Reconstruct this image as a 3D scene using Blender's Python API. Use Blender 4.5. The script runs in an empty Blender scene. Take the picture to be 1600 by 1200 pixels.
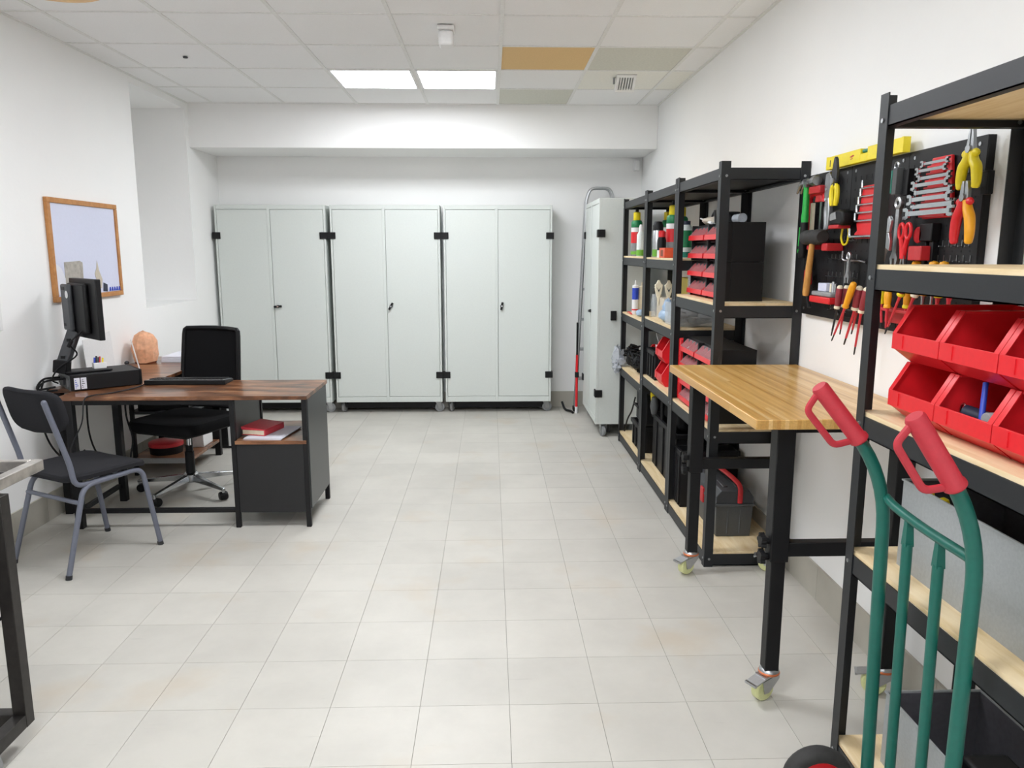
import bpy, bmesh, math, random
from mathutils import Vector, Matrix
random.seed(7)
SC = bpy.context.scene
COL = SC.collection
PI = math.pi
# ---------------------------------------------------------------- camera, world, exposure
cam = bpy.data.cameras.new('camera'); co = bpy.data.objects.new('camera', cam); COL.objects.link(co)
cam.sensor_width = 36; cam.lens = 27.0; cam.clip_start = .05
PITCH = math.atan(208/1200); YAW = math.atan(34/1200*math.cos(PITCH))
co.location = (0, 0, 1.5); co.rotation_euler = (PI/2-PITCH, 0, -YAW)
SC.camera = co
w = bpy.data.worlds.new('world'); SC.world = w; w.use_nodes = True
w.node_tree.nodes['Background'].inputs[0].default_value = (.9, .95, 1, 1)
w.node_tree.nodes['Background'].inputs[1].default_value = .3
SC.view_settings.view_transform = 'Standard'; SC.view_settings.look = 'None'
SC.view_settings.gamma = 1; SC.view_settings.use_curve_mapping = False
SC.view_settings.exposure = 0.05
SC.cycles.use_denoising = True
SC.cycles.max_bounces = 10; SC.cycles.diffuse_bounces = 6; SC.cycles.glossy_bounces = 4
SC.cycles.transparent_max_bounces = 12; SC.cycles.sample_clamp_indirect = 6
PANEL = 25.5          # radiance of the ceiling light diffusers

# ---------------------------------------------------------------- materials
def lin(c):
    if isinstance(c, str):
        c = tuple(int(c[i:i+2], 16)/255 for i in (0, 2, 4))
    return tuple(x/12.92 if x <= .04045 else ((x+.055)/1.055)**2.4 for x in c)
class NT:
    def __init__(s, name):
        s.m = bpy.data.materials.new(name); s.m.use_nodes = True
        s.t = s.m.node_tree; s.b = s.t.nodes['Principled BSDF']
    def n(s, typ, **k):
        nd = s.t.nodes.new(typ)
        for a, b in k.items():
            if a.startswith('i_'):
                key = a[2:]; key = int(key) if key.isdigit() else key
                nd.inputs[key].default_value = b
            else: setattr(nd, a, b)
        return nd
    def l(s, a, ao, b, bi): s.t.links.new(a.outputs[ao], b.inputs[bi])
    def ramp(s, src, so, stops):
        r = s.n('ShaderNodeValToRGB'); e = r.color_ramp.elements
        while len(e) < len(stops): e.new(.5)
        for el, (p, c) in zip(e, stops): el.position = p; el.color = (*c, 1)
        s.l(src, so, r, 0); return r
    def coord(s, scale=(1, 1, 1), kind='Object'):
        tc = s.n('ShaderNodeTexCoord'); mp = s.n('ShaderNodeMapping')
        mp.inputs['Scale'].default_value = scale
        s.l(tc, kind, mp, 0); return mp
    def world(s, scale=(1, 1, 1)):
        g = s.n('ShaderNodeNewGeometry'); mp = s.n('ShaderNodeMapping')
        mp.inputs['Scale'].default_value = scale
        s.l(g, 'Position', mp, 0); return mp
def mul(c, k): return tuple(min(1, x*k) for x in c)
MATS = {}
def mat(name, col, rough=.5, metal=0, var=.06, scale=14, bump=0, bscale=None, spec=.5, coat=0, alpha=1, trans=0, rnd=0):
    if name in MATS: return MATS[name]
    t = NT(name); c = lin(col); b = t.b
    b.inputs['Roughness'].default_value = rough; b.inputs['Metallic'].default_value = metal
    b.inputs['Specular IOR Level'].default_value = spec; b.inputs['Coat Weight'].default_value = coat
    b.inputs['Alpha'].default_value = alpha; b.inputs['Transmission Weight'].default_value = trans
    mp = t.coord((scale,)*3)
    nz = t.n('ShaderNodeTexNoise', i_Detail=3.0); t.l(mp, 0, nz, 'Vector')
    r = t.ramp(nz, 0, [(.3, mul(c, 1-var)), (.7, mul(c, 1+var))])
    t.l(r, 0, b, 'Base Color')
    if bump:
        n2 = t.n('ShaderNodeTexNoise', i_Scale=(bscale or scale*6)); t.l(mp, 0, n2, 'Vector')
        bp = t.n('ShaderNodeBump', i_Strength=bump, i_Distance=.01); t.l(n2, 0, bp, 'Height'); t.l(bp, 0, b, 'Normal')
    t.m.diffuse_color = (*c, 1)
    MATS[name] = t.m; return t.m
def emit(name, col, s):
    t = NT(name); c = lin(col)
    t.b.inputs['Base Color'].default_value = (*c, 1)
    t.b.inputs['Emission Color'].default_value = (*c, 1); t.b.inputs['Emission Strength'].default_value = s
    return t.m
def plaster(name, col):
    t = NT(name); c = lin(col); mp = t.world((1, 1, 1))
    n1 = t.n('ShaderNodeTexNoise', i_Scale=1.3, i_Detail=4.0); t.l(mp, 0, n1, 'Vector')
    r = t.ramp(n1, 0, [(.3, mul(c, .975)), (.7, mul(c, 1.01))]); t.l(r, 0, t.b, 'Base Color')
    n2 = t.n('ShaderNodeTexNoise', i_Scale=38.0, i_Detail=6.0); t.l(mp, 0, n2, 'Vector')
    bp = t.n('ShaderNodeBump', i_Strength=.12, i_Distance=.006); t.l(n2, 0, bp, 'Height'); t.l(bp, 0, t.b, 'Normal')
    t.b.inputs['Roughness'].default_value = .85; t.b.inputs['Specular IOR Level'].default_value = .2
    return t.m
def tilemat(name, col, stain, rough, spec):
    t = NT(name); c = lin(col); mp = t.world((1, 1, 1))
    n1 = t.n('ShaderNodeTexNoise', i_Scale=1.7, i_Detail=6.0, i_Roughness=.65); t.l(mp, 0, n1, 'Vector')
    r1 = t.ramp(n1, 0, [(.35, mul(c, .90)), (.62, mul(c, 1.03))])
    n2 = t.n('ShaderNodeTexNoise', i_Scale=2.3, i_Detail=5.0); 
    mp2 = t.world((1, 1, 1)); mp2.inputs['Location'].default_value = (4.3, 1.7, 0); t.l(mp2, 0, n2, 'Vector')
    f = t.ramp(n2, 0, [(.58, (0, 0, 0)), (.76, (.42, .42, .42))])
    mx = t.n('ShaderNodeMix', data_type='RGBA'); t.l(f, 0, mx, 'Factor'); t.l(r1, 0, mx, 6); mx.inputs[7].default_value = (*lin(stain), 1)
    # fine scratches
    mp3 = t.world((3, 26, 1)); n3 = t.n('ShaderNodeTexNoise', i_Scale=2.0, i_Detail=4.0); t.l(mp3, 0, n3, 'Vector')
    f3 = t.ramp(n3, 0, [(.68, (0, 0, 0)), (.76, (.35, .35, .35))])
    mx3 = t.n('ShaderNodeMix', data_type='RGBA'); t.l(f3, 0, mx3, 'Factor'); t.l(mx, 2, mx3, 6); mx3.inputs[7].default_value = (*mul(c, .72), 1)
    oi = t.n('ShaderNodeObjectInfo'); mr = t.n('ShaderNodeMapRange', i_3=.96, i_4=1.03); t.l(oi, 'Random', mr, 0)
    vm = t.n('ShaderNodeMix', data_type='RGBA', blend_type='MULTIPLY'); vm.inputs['Factor'].default_value = 1
    t.l(mx3, 2, vm, 6); t.l(mr, 0, vm, 7); t.l(vm, 2, t.b, 'Base Color')
    t.b.inputs['Roughness'].default_value = rough; t.b.inputs['Specular IOR Level'].default_value = spec
    return t.m
def wood(name, cols, stretch, rough=.5, scale=3.0, coat=0):
    t = NT(name); mp = t.world(stretch)
    n0 = t.n('ShaderNodeTexNoise', i_Scale=scale, i_Detail=6.0, i_Roughness=.6, i_Distortion=.8); t.l(mp, 0, n0, 'Vector')
    k = len(cols); r = t.ramp(n0, 0, [(.28+.44*i/(k-1), lin(c)) for i, c in enumerate(cols)])
    t.l(r, 0, t.b, 'Base Color'); t.b.inputs['Roughness'].default_value = rough; t.b.inputs['Coat Weight'].default_value = coat
    bp = t.n('ShaderNodeBump', i_Strength=.05, i_Distance=.003); t.l(n0, 0, bp, 'Height'); t.l(bp, 0, t.b, 'Normal')
    return t.m
def bamboo(name):
    t = NT(name); g = t.n('ShaderNodeNewGeometry'); sp = t.n('ShaderNodeSeparateXYZ'); t.l(g, 'Position', sp, 0)
    m1 = t.n('ShaderNodeMath', operation='MULTIPLY'); m1.inputs[1].default_value = 78; t.l(sp, 'X', m1, 0)
    m2 = t.n('ShaderNodeMath', operation='FLOOR'); t.l(m1, 0, m2, 0)
    yy = t.n('ShaderNodeMath', operation='MULTIPLY'); yy.inputs[1].default_value = .35; t.l(sp, 'Y', yy, 0)
    wn0 = t.n('ShaderNodeTexWhiteNoise', noise_dimensions='1D'); t.l(m2, 0, wn0, 'W')
    ya = t.n('ShaderNodeMath', operation='ADD'); t.l(yy, 0, ya, 0); t.l(wn0, 'Value', ya, 1)
    yf = t.n('ShaderNodeMath', operation='FLOOR'); t.l(ya, 0, yf, 0)
    cx = t.n('ShaderNodeCombineXYZ'); t.l(m2, 0, cx, 0); t.l(yf, 0, cx, 1)
    wn = t.n('ShaderNodeTexWhiteNoise', noise_dimensions='2D'); t.l(cx, 0, wn, 'Vector')
    r = t.ramp(wn, 'Value', [(0, lin('bd8c46')), (.35, lin('d0a35c')), (.75, lin('d8ad68')), (1, lin('e3bf83'))])
    mp = t.world((60, 2.0, 60)); nz = t.n('ShaderNodeTexNoise', i_Scale=3.0, i_Detail=4.0); t.l(mp, 0, nz, 'Vector')
    rr = t.ramp(nz, 0, [(.3, (.86, .86, .86)), (.7, (1.06, 1.06, 1.06))])
    mx = t.n('ShaderNodeMix', data_type='RGBA', blend_type='MULTIPLY'); mx.inputs['Factor'].default_value = 1
    t.l(r, 0, mx, 6); t.l(rr, 0, mx, 7); t.l(mx, 2, t.b, 'Base Color')
    t.b.inputs['Roughness'].default_value = .3; t.b.inputs['Coat Weight'].default_value = .25; t.b.inputs['Coat Roughness'].default_value = .2
    return t.m

M = dict(
 wall=plaster('wall_paint', 'f2f2f1'), beam=plaster('beam_paint', 'f2f2f1'),
 floor=tilemat('floor_tile_beige', 'bfbcb4', 'b9a68a', .42, .4), grout=mat('grout', '85827a', .9),
 base=tilemat('baseboard_tile', 'b3afa4', '9c9486', .55, .3),
 ceil=mat('ceiling_tile', 'efefef', .9, bump=.25, scale=40, var=.02, spec=.1), ceilgrey=mat('ceiling_tile_grey', 'd0d0c6', .9, var=.05, spec=.1),
 ceilwarm=mat('ceiling_tile_cream', 'e9e8e1', .9, var=.03, spec=.1), ply=mat('ceiling_tile_chipboard', 'dfbf8c', .85, var=.1, scale=60, spec=.1),
 grid=mat('grid_bar_paint', 'e2e2e0', .6), slab=mat('slab', '9a9a98', .9),
 cab=mat('cabinet_paint', 'd0d5d1', .45, var=.015, spec=.4), cabdark=mat('cabinet_inside', '20211f', .7),
 blk=mat('black_plastic', '101012', .5, var=.1, spec=.3), blk2=mat('black_powder_coat', '131315', .5, var=.12, scale=60, spec=.3),
 steel_dk=mat('shelf_paint', '1f2124', .45, var=.08, scale=50, spec=.4),
 chrome=mat('chrome', 'c9ccd0', .18, 1, var=.03), steel=mat('brushed_steel', 'a9abad', .32, 1, var=.06), alu=mat('aluminium', 'b9bbbd', .4, 1, var=.05),
 galv=mat('galvanised', 'a4a8a9', .5, .25, var=.06, scale=25), galvin=mat('box_inner_grey', '55545a', .6, .1, var=.1),
 grey=mat('grey_rubber', '8b8d8e', .6), greyc=mat('caster_grey', '9a9c9c', .5),
 red=mat('red_plastic', 'd8222a', .32, var=.03, spec=.5), redgrip=mat('red_grip', 'ae2935', .55, var=.06), redtrim=mat('red_trim', 'b9262c', .45),
 green=mat('green_paint', '085c50', .35, var=.05, spec=.5), teal=mat('teal', '1c7c6a', .4),
 bamboo=bamboo('bamboo'), pine=wood('pine_board', ['d3b885', 'e2cba2', 'ead8b5'], (14, 1.6, 14), .6, 2.2),
 pinex=wood('pine_board_cross', ['c8a468', 'ddc08e', 'e8d2a4'], (3, 12, 12), .6, 2.2),
 rustic=wood('rustic_board', ['2c1b12', '58361f', '84573a', 'a87f5c'], (2.2, 8, 8), .30, 1.5, .15),
 chair_fab=mat('charcoal_fabric', '2b2b2e', .95, var=.25, scale=160, bump=.3, spec=.15), chair_tube=mat('grey_tube', '666a77', .38, var=.04),
 blkfab=mat('black_mesh', '101012', .85, var=.2, scale=180, spec=.2), deskside=mat('desk_side_panel', '36393c', .35, var=.05, spec=.5),
 deskfront=mat('desk_front_panel', '18181a', .6, var=.2, scale=80), 
 white=mat('white_plastic', 'e6e6e6', .5, var=.02), paper=mat('paper', 'dcdde6', .8, var=.02), cream=mat('cream_plastic', 'e3d9bf', .5), lav=mat('whiteboard_face', 'd5d9ee', .22, var=.015, spec=.4),
 oak=wood('oak_frame', ['a9713c', 'b98048', 'c48c54'], (6, 6, 6), .5, 4), bookred=mat('book_red', 'd2404b', .5), rimwood=mat('pale_rim_wood', 'e3bd86', .5), salt=mat('salt_rock', 'dfa681', .55, var=.16, scale=7, bump=.25, bscale=2),
 yellow=mat('yellow', 'ead51c', .4, var=.03), orange=mat('orange_yellow', 'f0a81c', .4, var=.03), maroon=mat('maroon', '93323c', .45, var=.05),
 sdred=mat('insulated_red', 'cc3540', .4), dk=mat('dark_steel', '3a3b3e', .4, .6), blue=mat('blue', '2a46b8', .4), ltblue=mat('pale_blue', '9fb6cf', .35), navy=mat('navy', '1b2137', .5),
 toolgreen=mat('tool_green', '20a53f', .4), bottlegreen=mat('bottle_green', '137a49', .4), lime=mat('lime', '6fae3a', .45),
 platecol=mat('stand_plate', '46484c', .5, var=.05), handlewood=wood('hammer_wood', ['b07a34', 'c4904a', 'cf9d58'], (20, 20, 3), .5, 3), wheelgreen=mat('polyurethane_wheel', 'd8dba0', .4), copper=mat('orange_ring', 'd0764a', .35, .5),
 toolgrey=mat('toolbox_grey', '4b4d4e', .55, var=.1, scale=40), toolgrey2=mat('toolbox_lid', '3c3e41', .5, var=.1), rubber=mat('tyre_rubber', '2b2a29', .75, var=.2), 
 clear=mat('clear_plastic', 'dfe6ea', .12, alpha=.28, spec=.6), smoke=mat('clear_lid', 'd9d6da', .1, alpha=.13, spec=.7), beige=mat('beige_card', 'c2b9a8', .8), bag=mat('clear_bag', 'c9ced6', .2, alpha=.55, spec=.7),
 brown=mat('brown', '7a3c20', .6), orangebox=mat('orange_red_box', 'd8502e', .5), cart=mat('worn_black_steel', '2b2826', .4, .4, var=.25, scale=9), chipped=mat('chipped_bright_steel', 'b5b0aa', .28, .8, var=.3, scale=4),
 print_grey=mat('grey_print', 'a9a49b', .6, var=.2, scale=6), bottlewhite=mat('bottle_white', 'dfe5e2', .4), lampglow=mat('lamp_opal', 'f0ede4', .4),
)

# ---------------------------------------------------------------- mesh builder
class MB:
    def __init__(s): s.v = []; s.f = []
    def add(s, vs, fs):
        n = len(s.v); s.v += [Vector(v) for v in vs]; s.f += [tuple(i+n for i in f) for f in fs]; return s
    def hexa(s, p):
        return s.add(p, [(0, 3, 2, 1), (4, 5, 6, 7), (0, 1, 5, 4), (1, 2, 6, 5), (2, 3, 7, 6), (3, 0, 4, 7)])
    def box(s, x0, x1, y0, y1, z0, z1):
        return s.hexa([(x0, y0, z0), (x1, y0, z0), (x1, y1, z0), (x0, y1, z0), (x0, y0, z1), (x1, y0, z1), (x1, y1, z1), (x0, y1, z1)])
    def bar(s, a, b, wd, h, up=(0, 0, 1)):
        a = Vector(a); b = Vector(b); d = (b-a).normalized(); up = Vector(up)
        r = d.cross(up)
        if r.length < 1e-4: r = d.cross(Vector((1, 0, 0)))
        r.normalize(); u = r.cross(d).normalized(); r = r*wd/2; u = u*h/2
        return s.hexa([a-r-u, a+r-u, b+r-u, b-r-u, a-r+u, a+r+u, b+r+u, b-r+u])
    def ring(s, rings, cap=True, closed=False):
        n = len(rings[0]); base = len(s.v)
        for r in rings: s.v += [Vector(p) for p in r]
        m = len(rings)
        for i in range(m if closed else m-1):
            for j in range(n):
                a = base+i*n+j; b = base+i*n+(j+1) % n; k = ((i+1) % m)
                s.f.append((a, b, base+k*n+(j+1) % n, base+k*n+j))
        if cap and not closed:
            s.f.append(tuple(base+j for j in reversed(range(n)))); s.f.append(tuple(base+(m-1)*n+j for j in range(n)))
        return s
    def tube(s, pts, r, n=10, closed=False, sx=1, sz=1):
        pts = [Vector(p) for p in pts]; m = len(pts); rr = r if isinstance(r, (list, tuple)) else [r]*m
        rings = []; u = None
        for i, p in enumerate(pts):
            if closed: d = (pts[(i+1) % m]-pts[i-1])
            else: d = pts[min(i+1, m-1)]-pts[max(i-1, 0)]
            d.normalize()
            if u is None:
                u = Vector((0, 0, 1)) if abs(d.z) < .9 else Vector((1, 0, 0))
            u = (u-d*u.dot(d)).normalized(); wv = d.cross(u)
            rings.append([p+(u*math.cos(2*PI*k/n)*sx+wv*math.sin(2*PI*k/n)*sz)*rr[i] for k in range(n)])
        return s.ring(rings, True, closed)
    def cyl(s, a, b, r0, r1=None, n=18): return s.tube([a, b], [r0, r0 if r1 is None else r1], n)
    def lathe(s, prof, c=(0, 0, 0), n=20, ax='z', closed=False):
        c = Vector(c); rings = []
        for r, h in prof:
            ring = []
            for k in range(n):
                a = 2*PI*k/n; x = r*math.cos(a); y = r*math.sin(a)
                ring.append(c+Vector({'z': (x, y, h), 'y': (y, h, x), 'x': (h, x, y)}[ax]))
            rings.append(ring)
        return s.ring(rings, not closed, closed)
    def prism(s, poly, a, b, pl='xy'):
        f = {'xy': lambda p, h: (p[0], p[1], h), 'yz': lambda p, h: (h, p[0], p[1]), 'xz': lambda p, h: (p[0], h, p[1])}[pl]
        n = len(poly)
        return s.add([f(p, a) for p in poly]+[f(p, b) for p in poly],
                     [tuple(reversed(range(n))), tuple(range(n, 2*n))]+[(i, (i+1) % n, n+(i+1) % n, n+i) for i in range(n)])
    def ball(s, c, r, n=14, m=8, jit=0, seed=0):
        r = r if isinstance(r, (tuple, list)) else (r, r, r); rg = random.Random(seed); rings = []
        for i in range(m+1):
            t = PI*(.02+.96*i/m); ring = []
            for k in range(n):
                a = 2*PI*k/n; j = 1+rg.uniform(-jit, jit)
                ring.append((c[0]+r[0]*math.sin(t)*math.cos(a)*j, c[1]+r[1]*math.sin(t)*math.sin(a)*j, c[2]-r[2]*math.cos(t)*j))
            rings.append(ring)
        return s.ring(rings)
    def xf(s, mt): s.v = [mt @ v for v in s.v]; return s
    def join(s, o): return s.add(o.v, o.f)
def fillet(pts, r, n=5):
    pts = [Vector(p) for p in pts]; out = [pts[0]]
    for i in range(1, len(pts)-1):
        a, b, c = pts[i-1], pts[i], pts[i+1]; d1 = (a-b); d2 = (c-b)
        k = min(r, d1.length*.48, d2.length*.48); p = b+d1.normalized()*k; q = b+d2.normalized()*k
        for j in range(n+1):
            t = j/n; out.append(p*(1-t)**2+b*2*t*(1-t)+q*t*t)
    out.append(pts[-1]); return out
def spline(pts, n=6):
    p = [Vector(x) for x in pts]; p = [p[0]*2-p[1]]+p+[p[-1]*2-p[-2]]; out = []
    for i in range(1, len(p)-2):
        for j in range(n):
            t = j/n; a, b, c, d = p[i-1:i+3]
            out.append(.5*((2*b)+(c-a)*t+(2*a-5*b+4*c-d)*t*t+(3*b-a-3*c+d)*t**3))
    out.append(p[-2]); return out
def rrect(x0, x1, y0, y1, r, n=4):
    out = []
    for cx, cy, a0 in ((x1-r, y1-r, 0), (x0+r, y1-r, 90), (x0+r, y0+r, 180), (x1-r, y0+r, 270)):
        for k in range(n+1):
            a = math.radians(a0+90*k/n); out.append((cx+r*math.cos(a), cy+r*math.sin(a)))
    return out

WM = {}
def meshdata(name, mb, m, bev=0, ang=40):
    me = bpy.data.meshes.new(name); me.from_pydata([tuple(v) for v in mb.v], [], mb.f)
    bm = bmesh.new(); bm.from_mesh(me); bmesh.ops.recalc_face_normals(bm, faces=bm.faces); bm.to_mesh(me); bm.free(); me.update()
    me.materials.append(M[m] if isinstance(m, str) else m)
    for p in me.polygons: p.use_smooth = True
    me.set_sharp_from_angle(angle=math.radians(ang))
    return me
def bevel(o, bev, seg=2):
    if bev:
        b = o.modifiers.new('bevel', 'BEVEL'); b.width = bev; b.segments = seg; b.limit_method = 'ANGLE'; b.angle_limit = math.radians(40)
def obj(name, mb, m, parent=None, bev=0, ang=40, label=None):
    if parent is None:
        xs = [v.x for v in mb.v]; ys = [v.y for v in mb.v]; zs = [v.z for v in mb.v]
        W = Matrix.Translation(((min(xs)+max(xs))/2, (min(ys)+max(ys))/2, min(zs)))
    else: W = WM[parent.name]
    iv = W.inverted(); mb.v = [iv @ v for v in mb.v]
    o = bpy.data.objects.new(name, meshdata(name, mb, m, bev, ang)); COL.objects.link(o)
    if parent is None: o.matrix_world = W
    else: o.parent = parent
    WM[o.name] = W; bevel(o, bev)
    if label: o['label'] = label
    return o
def tag(o, label, cat, group=None, kind=None):
    if label: o['label'] = label
    if cat: o['category'] = cat
    if group: o['group'] = group
    if kind: o['kind'] = kind
    return o
def thing(name, label, cat, loc, rz=0, group=None):
    o = bpy.data.objects.new(name, None); COL.objects.link(o); o.empty_display_size = .05
    o.location = loc; o.rotation_euler = (0, 0, rz)
    WM[o.name] = Matrix.Translation(loc) @ Matrix.Rotation(rz, 4, 'Z')
    return tag(o, label, cat, group)
def one(name, mb, m, label, cat, group=None, bev=0, ang=40): return tag(obj(name, mb, m, None, bev, ang), label, cat, group)
def struct(name, mb, m, bev=0): return tag(obj(name, mb, m, None, bev), None, None, None, 'structure')
def inst(name, me, parent, loc, rz=0, sc=(1, 1, 1)):
    """a part sharing mesh data; loc in world space"""
    o = bpy.data.objects.new(name, me); COL.objects.link(o); o.parent = parent
    L = WM[parent.name].inverted() @ (Matrix.Translation(loc) @ Matrix.Rotation(rz, 4, 'Z') @ Matrix.Diagonal((*sc, 1)))
    o.matrix_local = L; WM[o.name] = WM[parent.name] @ L; return o
def copy_tree(o, loc, rz=None, label=None):
    def rec(a, par):
        c = a.copy(); COL.objects.link(c)
        if par: c.parent = par
        for ch in a.children: rec(ch, c)
        return c
    r = rec(o, None); r.location = loc
    if rz is not None: r.rotation_euler = (0, 0, rz)
    if label: r['label'] = label
    WM[r.name] = Matrix.Translation(loc) @ Matrix.Rotation(r.rotation_euler[2], 4, 'Z')
    return r
def loc2w(o, rz, *p):  # local (x,y,z) -> world
    c, s = math.cos(rz), math.sin(rz); return (o[0]+c*p[0]-s*p[1], o[1]+s*p[0]+c*p[1], o[2]+p[2])
# ================================================================ the room
XL, XR, YB, YF, ZC = -2.50, 1.42, 7.353, -2.6, 2.70
# floor: slab in grout colour, tiles proud of it
floor = struct('floor', MB().box(XL-.2, XR+.2, YF-.1, YB+.1, -.08, -.003), 'grout')
GX, GY, TS = .057, 2.055, .2985
def clip_tile(x, y):
    return max(x, XL), min(x+TS, XR), max(y, YF), min(y+TS, YB)
tile_me = meshdata('floor_tile', MB().add([(.0008, .0008, 0), (TS-.0008, .0008, 0), (TS-.0008, TS-.0008, 0), (.0008, TS-.0008, 0),
    (.0004, .0004, -.004), (TS-.0004, .0004, -.004), (TS-.0004, TS-.0004, -.004), (.0004, TS-.0004, -.004)],
    [(0, 1, 2, 3), (4, 5, 1, 0), (5, 6, 2, 1), (6, 7, 3, 2), (7, 4, 0, 3)]), 'floor')
cells = []
for i in range(-9, 6):
    for j in range(-16, 19):
        x = GX+i*TS; y = GY+j*TS
        if x+TS > XL+.01 and x < XR-.01 and y+TS > YF and y < YB-.01: cells.append((x, y))
def in_view(c):
    x, y = c[0]+TS/2, c[1]+TS/2
    return y > 1.7 and abs(x-.028*y)/y < .75
near = sorted([c for c in cells if in_view(c)], key=lambda c: c[1])[:296]
rest = MB()
for c in cells:
    if c in near:
        x0, x1, y0, y1 = clip_tile(*c)
        o = inst('floor_tile', tile_me, floor, (x0, y0, 0), 0, ((x1-x0)/TS, (y1-y0)/TS, 1))
    else:
        x0, x1, y0, y1 = clip_tile(*c); rest.box(x0+.0012, x1-.0012, y0+.0012, y1-.0012, -.004, 0)
o = obj('distant_floor_tiles', rest, 'floor', floor); o['kind'] = 'stuff'

# ceiling
ceiling = struct('ceiling', MB().box(XL-.2, XR+.2, YF-.1, YB+.1, ZC+.03, ZC+.1), 'slab')
CX = [-2.87, -2.28, -1.694, -1.1, -.515, .068, .648, 1.236, 1.83]
CY0, CS = 4.24, .6115
rows = [CY0+k*CS for k in range(-11, 5)]
lights_at = {(-1.1, 2), (-.515, 2), (-1.1, -2), (-.515, -2), (-1.1, -6), (-.515, -6), (-1.1, -10), (-.515, -10)}  # rows above and behind the camera are unseen panels added as fill light
dk_ = {}
bars = MB()
for i in range(len(CX)-1):
    x0, x1 = max(CX[i], XL), min(CX[i+1], XR)
    for j in range(len(rows)-1+1):
        y0 = rows[j]; y1 = y0+CS; k = j-11
        if j == len(rows)-1: y1 = 6.72
        if y1 > 6.72: y1 = 6.72
        if y0 > 6.70 or x1-x0 < .02 or y1-y0 < .02: continue
        if y1 < YF: continue
        y0 = max(y0, YF)
        if (CX[i], k) in lights_at: continue
        m = 'ceil'; lb = None; z = 0
        if i == 5 and k == 1: m = 'ply'; lb = 'yellow chipboard ceiling tile'; z = .001
        if i == 6 and k == 1: m = 'ceilgrey'; lb = 'grey replacement ceiling tile'
        if i == 5 and k == 3: m = 'ceilgrey'; lb = 'grey ceiling tile against the beam'
        if i >= 6 and k == 2: m = 'ceilwarm'
        obj('ceiling_tile', MB().box(x0+.010, x1-.010, y0+.010, y1-.010, ZC+z+.003, ZC+.018), m, ceiling, 0, label=lb)
for x in CX[1:-1]:
    obj('grid_bar', MB().box(x-.011, x+.011, YF, 6.72, ZC-.001, ZC+.03), 'grid', ceiling)
for y in rows+[6.712]:
    if YF < y < 6.72: obj('grid_bar', MB().box(XL, XR, y-.010, y+.010, ZC-.0005, ZC+.03), 'grid', ceiling)
for (a, b, c, d) in ((XL, XL+.02, YF, 6.72), (XR-.02, XR, YF, 6.72)):
    obj('grid_bar', MB().box(a, b, c, d, ZC-.003, ZC+.03), 'grid', ceiling)
panel_m = emit('light_panel', 'f7faff', PANEL)
nvis = 0
for (x, k) in sorted(lights_at, key=lambda q: -q[1]):
    i = CX.index(x); x1 = CX[i+1]; y0 = CY0+k*CS; y1 = y0+CS
    if k == 2: lb = ('lit square ceiling light panel, left one of the pair' if x < -1 else 'lit square ceiling light panel, right one of the pair')
    else: lb = 'lit ceiling panel %s, %s of its pair' % ({-2: 'over the near aisle', -6: 'added as unseen fill above the camera'}.get(k, 'added as unseen fill at the rear of the room'), 'left' if x < -1 else 'right')
    t = thing('ceiling_light', lb, 'ceiling light', ((x+x1)/2, (y0+y1)/2, ZC-.006), 0, 'square ceiling light panels')
    fr = MB(); a = .012; b = .028
    fr.box(x+a, x1-a, y0+a, y0+b, ZC-.004, ZC+.02).box(x+a, x1-a, y1-b, y1-a, ZC-.004, ZC+.02).box(x+a, x+b, y0+b, y1-b, ZC-.004, ZC+.02).box(x1-b, x1-a, y0+b, y1-b, ZC-.004, ZC+.02)
    obj('frame', fr, 'white', t)
    obj('diffuser', MB().prism(rrect(x+b-.002, x1-b+.002, y0+b-.002, y1-b+.002, .03), ZC+.001, ZC+.012), panel_m, t)

# walls
wl = MB().box(XL-.6, XL, YF, 5.67, 0, ZC+.05).box(XL-.6, XL, 5.67, 6.65, 0, 1.09).box(XL-.6, XL, 5.67, 6.65, 2.65, ZC+.05)
wl.box(XL-.6, XL-.5, 5.67, 6.65, 1.09, 2.65).box(XL-.6, XL, 6.65, YB, 0, ZC+.05)
struct('wall_left', wl, 'wall')
struct('wall_right', MB().box(XR, XR+.2, YF, YB, 0, ZC+.05), 'wall')
struct('wall_back', MB().box(XL-.2, XR+.2, YB, YB+.2, 0, ZC+.05), 'wall')
struct('wall_front', MB().box(XL-.2, XR+.2, YF-.2, YF, 0, ZC+.05), 'wall')
struct('trim_1', MB().box(XL-.07, XR, 6.72, YB, 2.35, ZC+.05), 'beam', .004)
def baseboard(nm, horizontal, a0, a1, pos, th):
    root = None; a = a0; 
    while a < a1-.01:
        b = min(a+.3, a1)
        mb = MB().box(a+.001, b-.001, pos, pos+th, 0, .152) if horizontal else MB().box(pos, pos+th, a+.001, b-.001, 0, .152)
        if root is None: root = struct(nm, mb, 'base')
        else: obj('baseboard_tile', mb, 'base', root)
        a = b
baseboard('baseboard_left', False, 1.5, YB-.01, XL, .010)
baseboard('baseboard_right', False, 1.0, YB-.01, XR-.010, .010)
baseboard('baseboard_back', True, XL+.01, XR-.01, YB-.010, .010)

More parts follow.
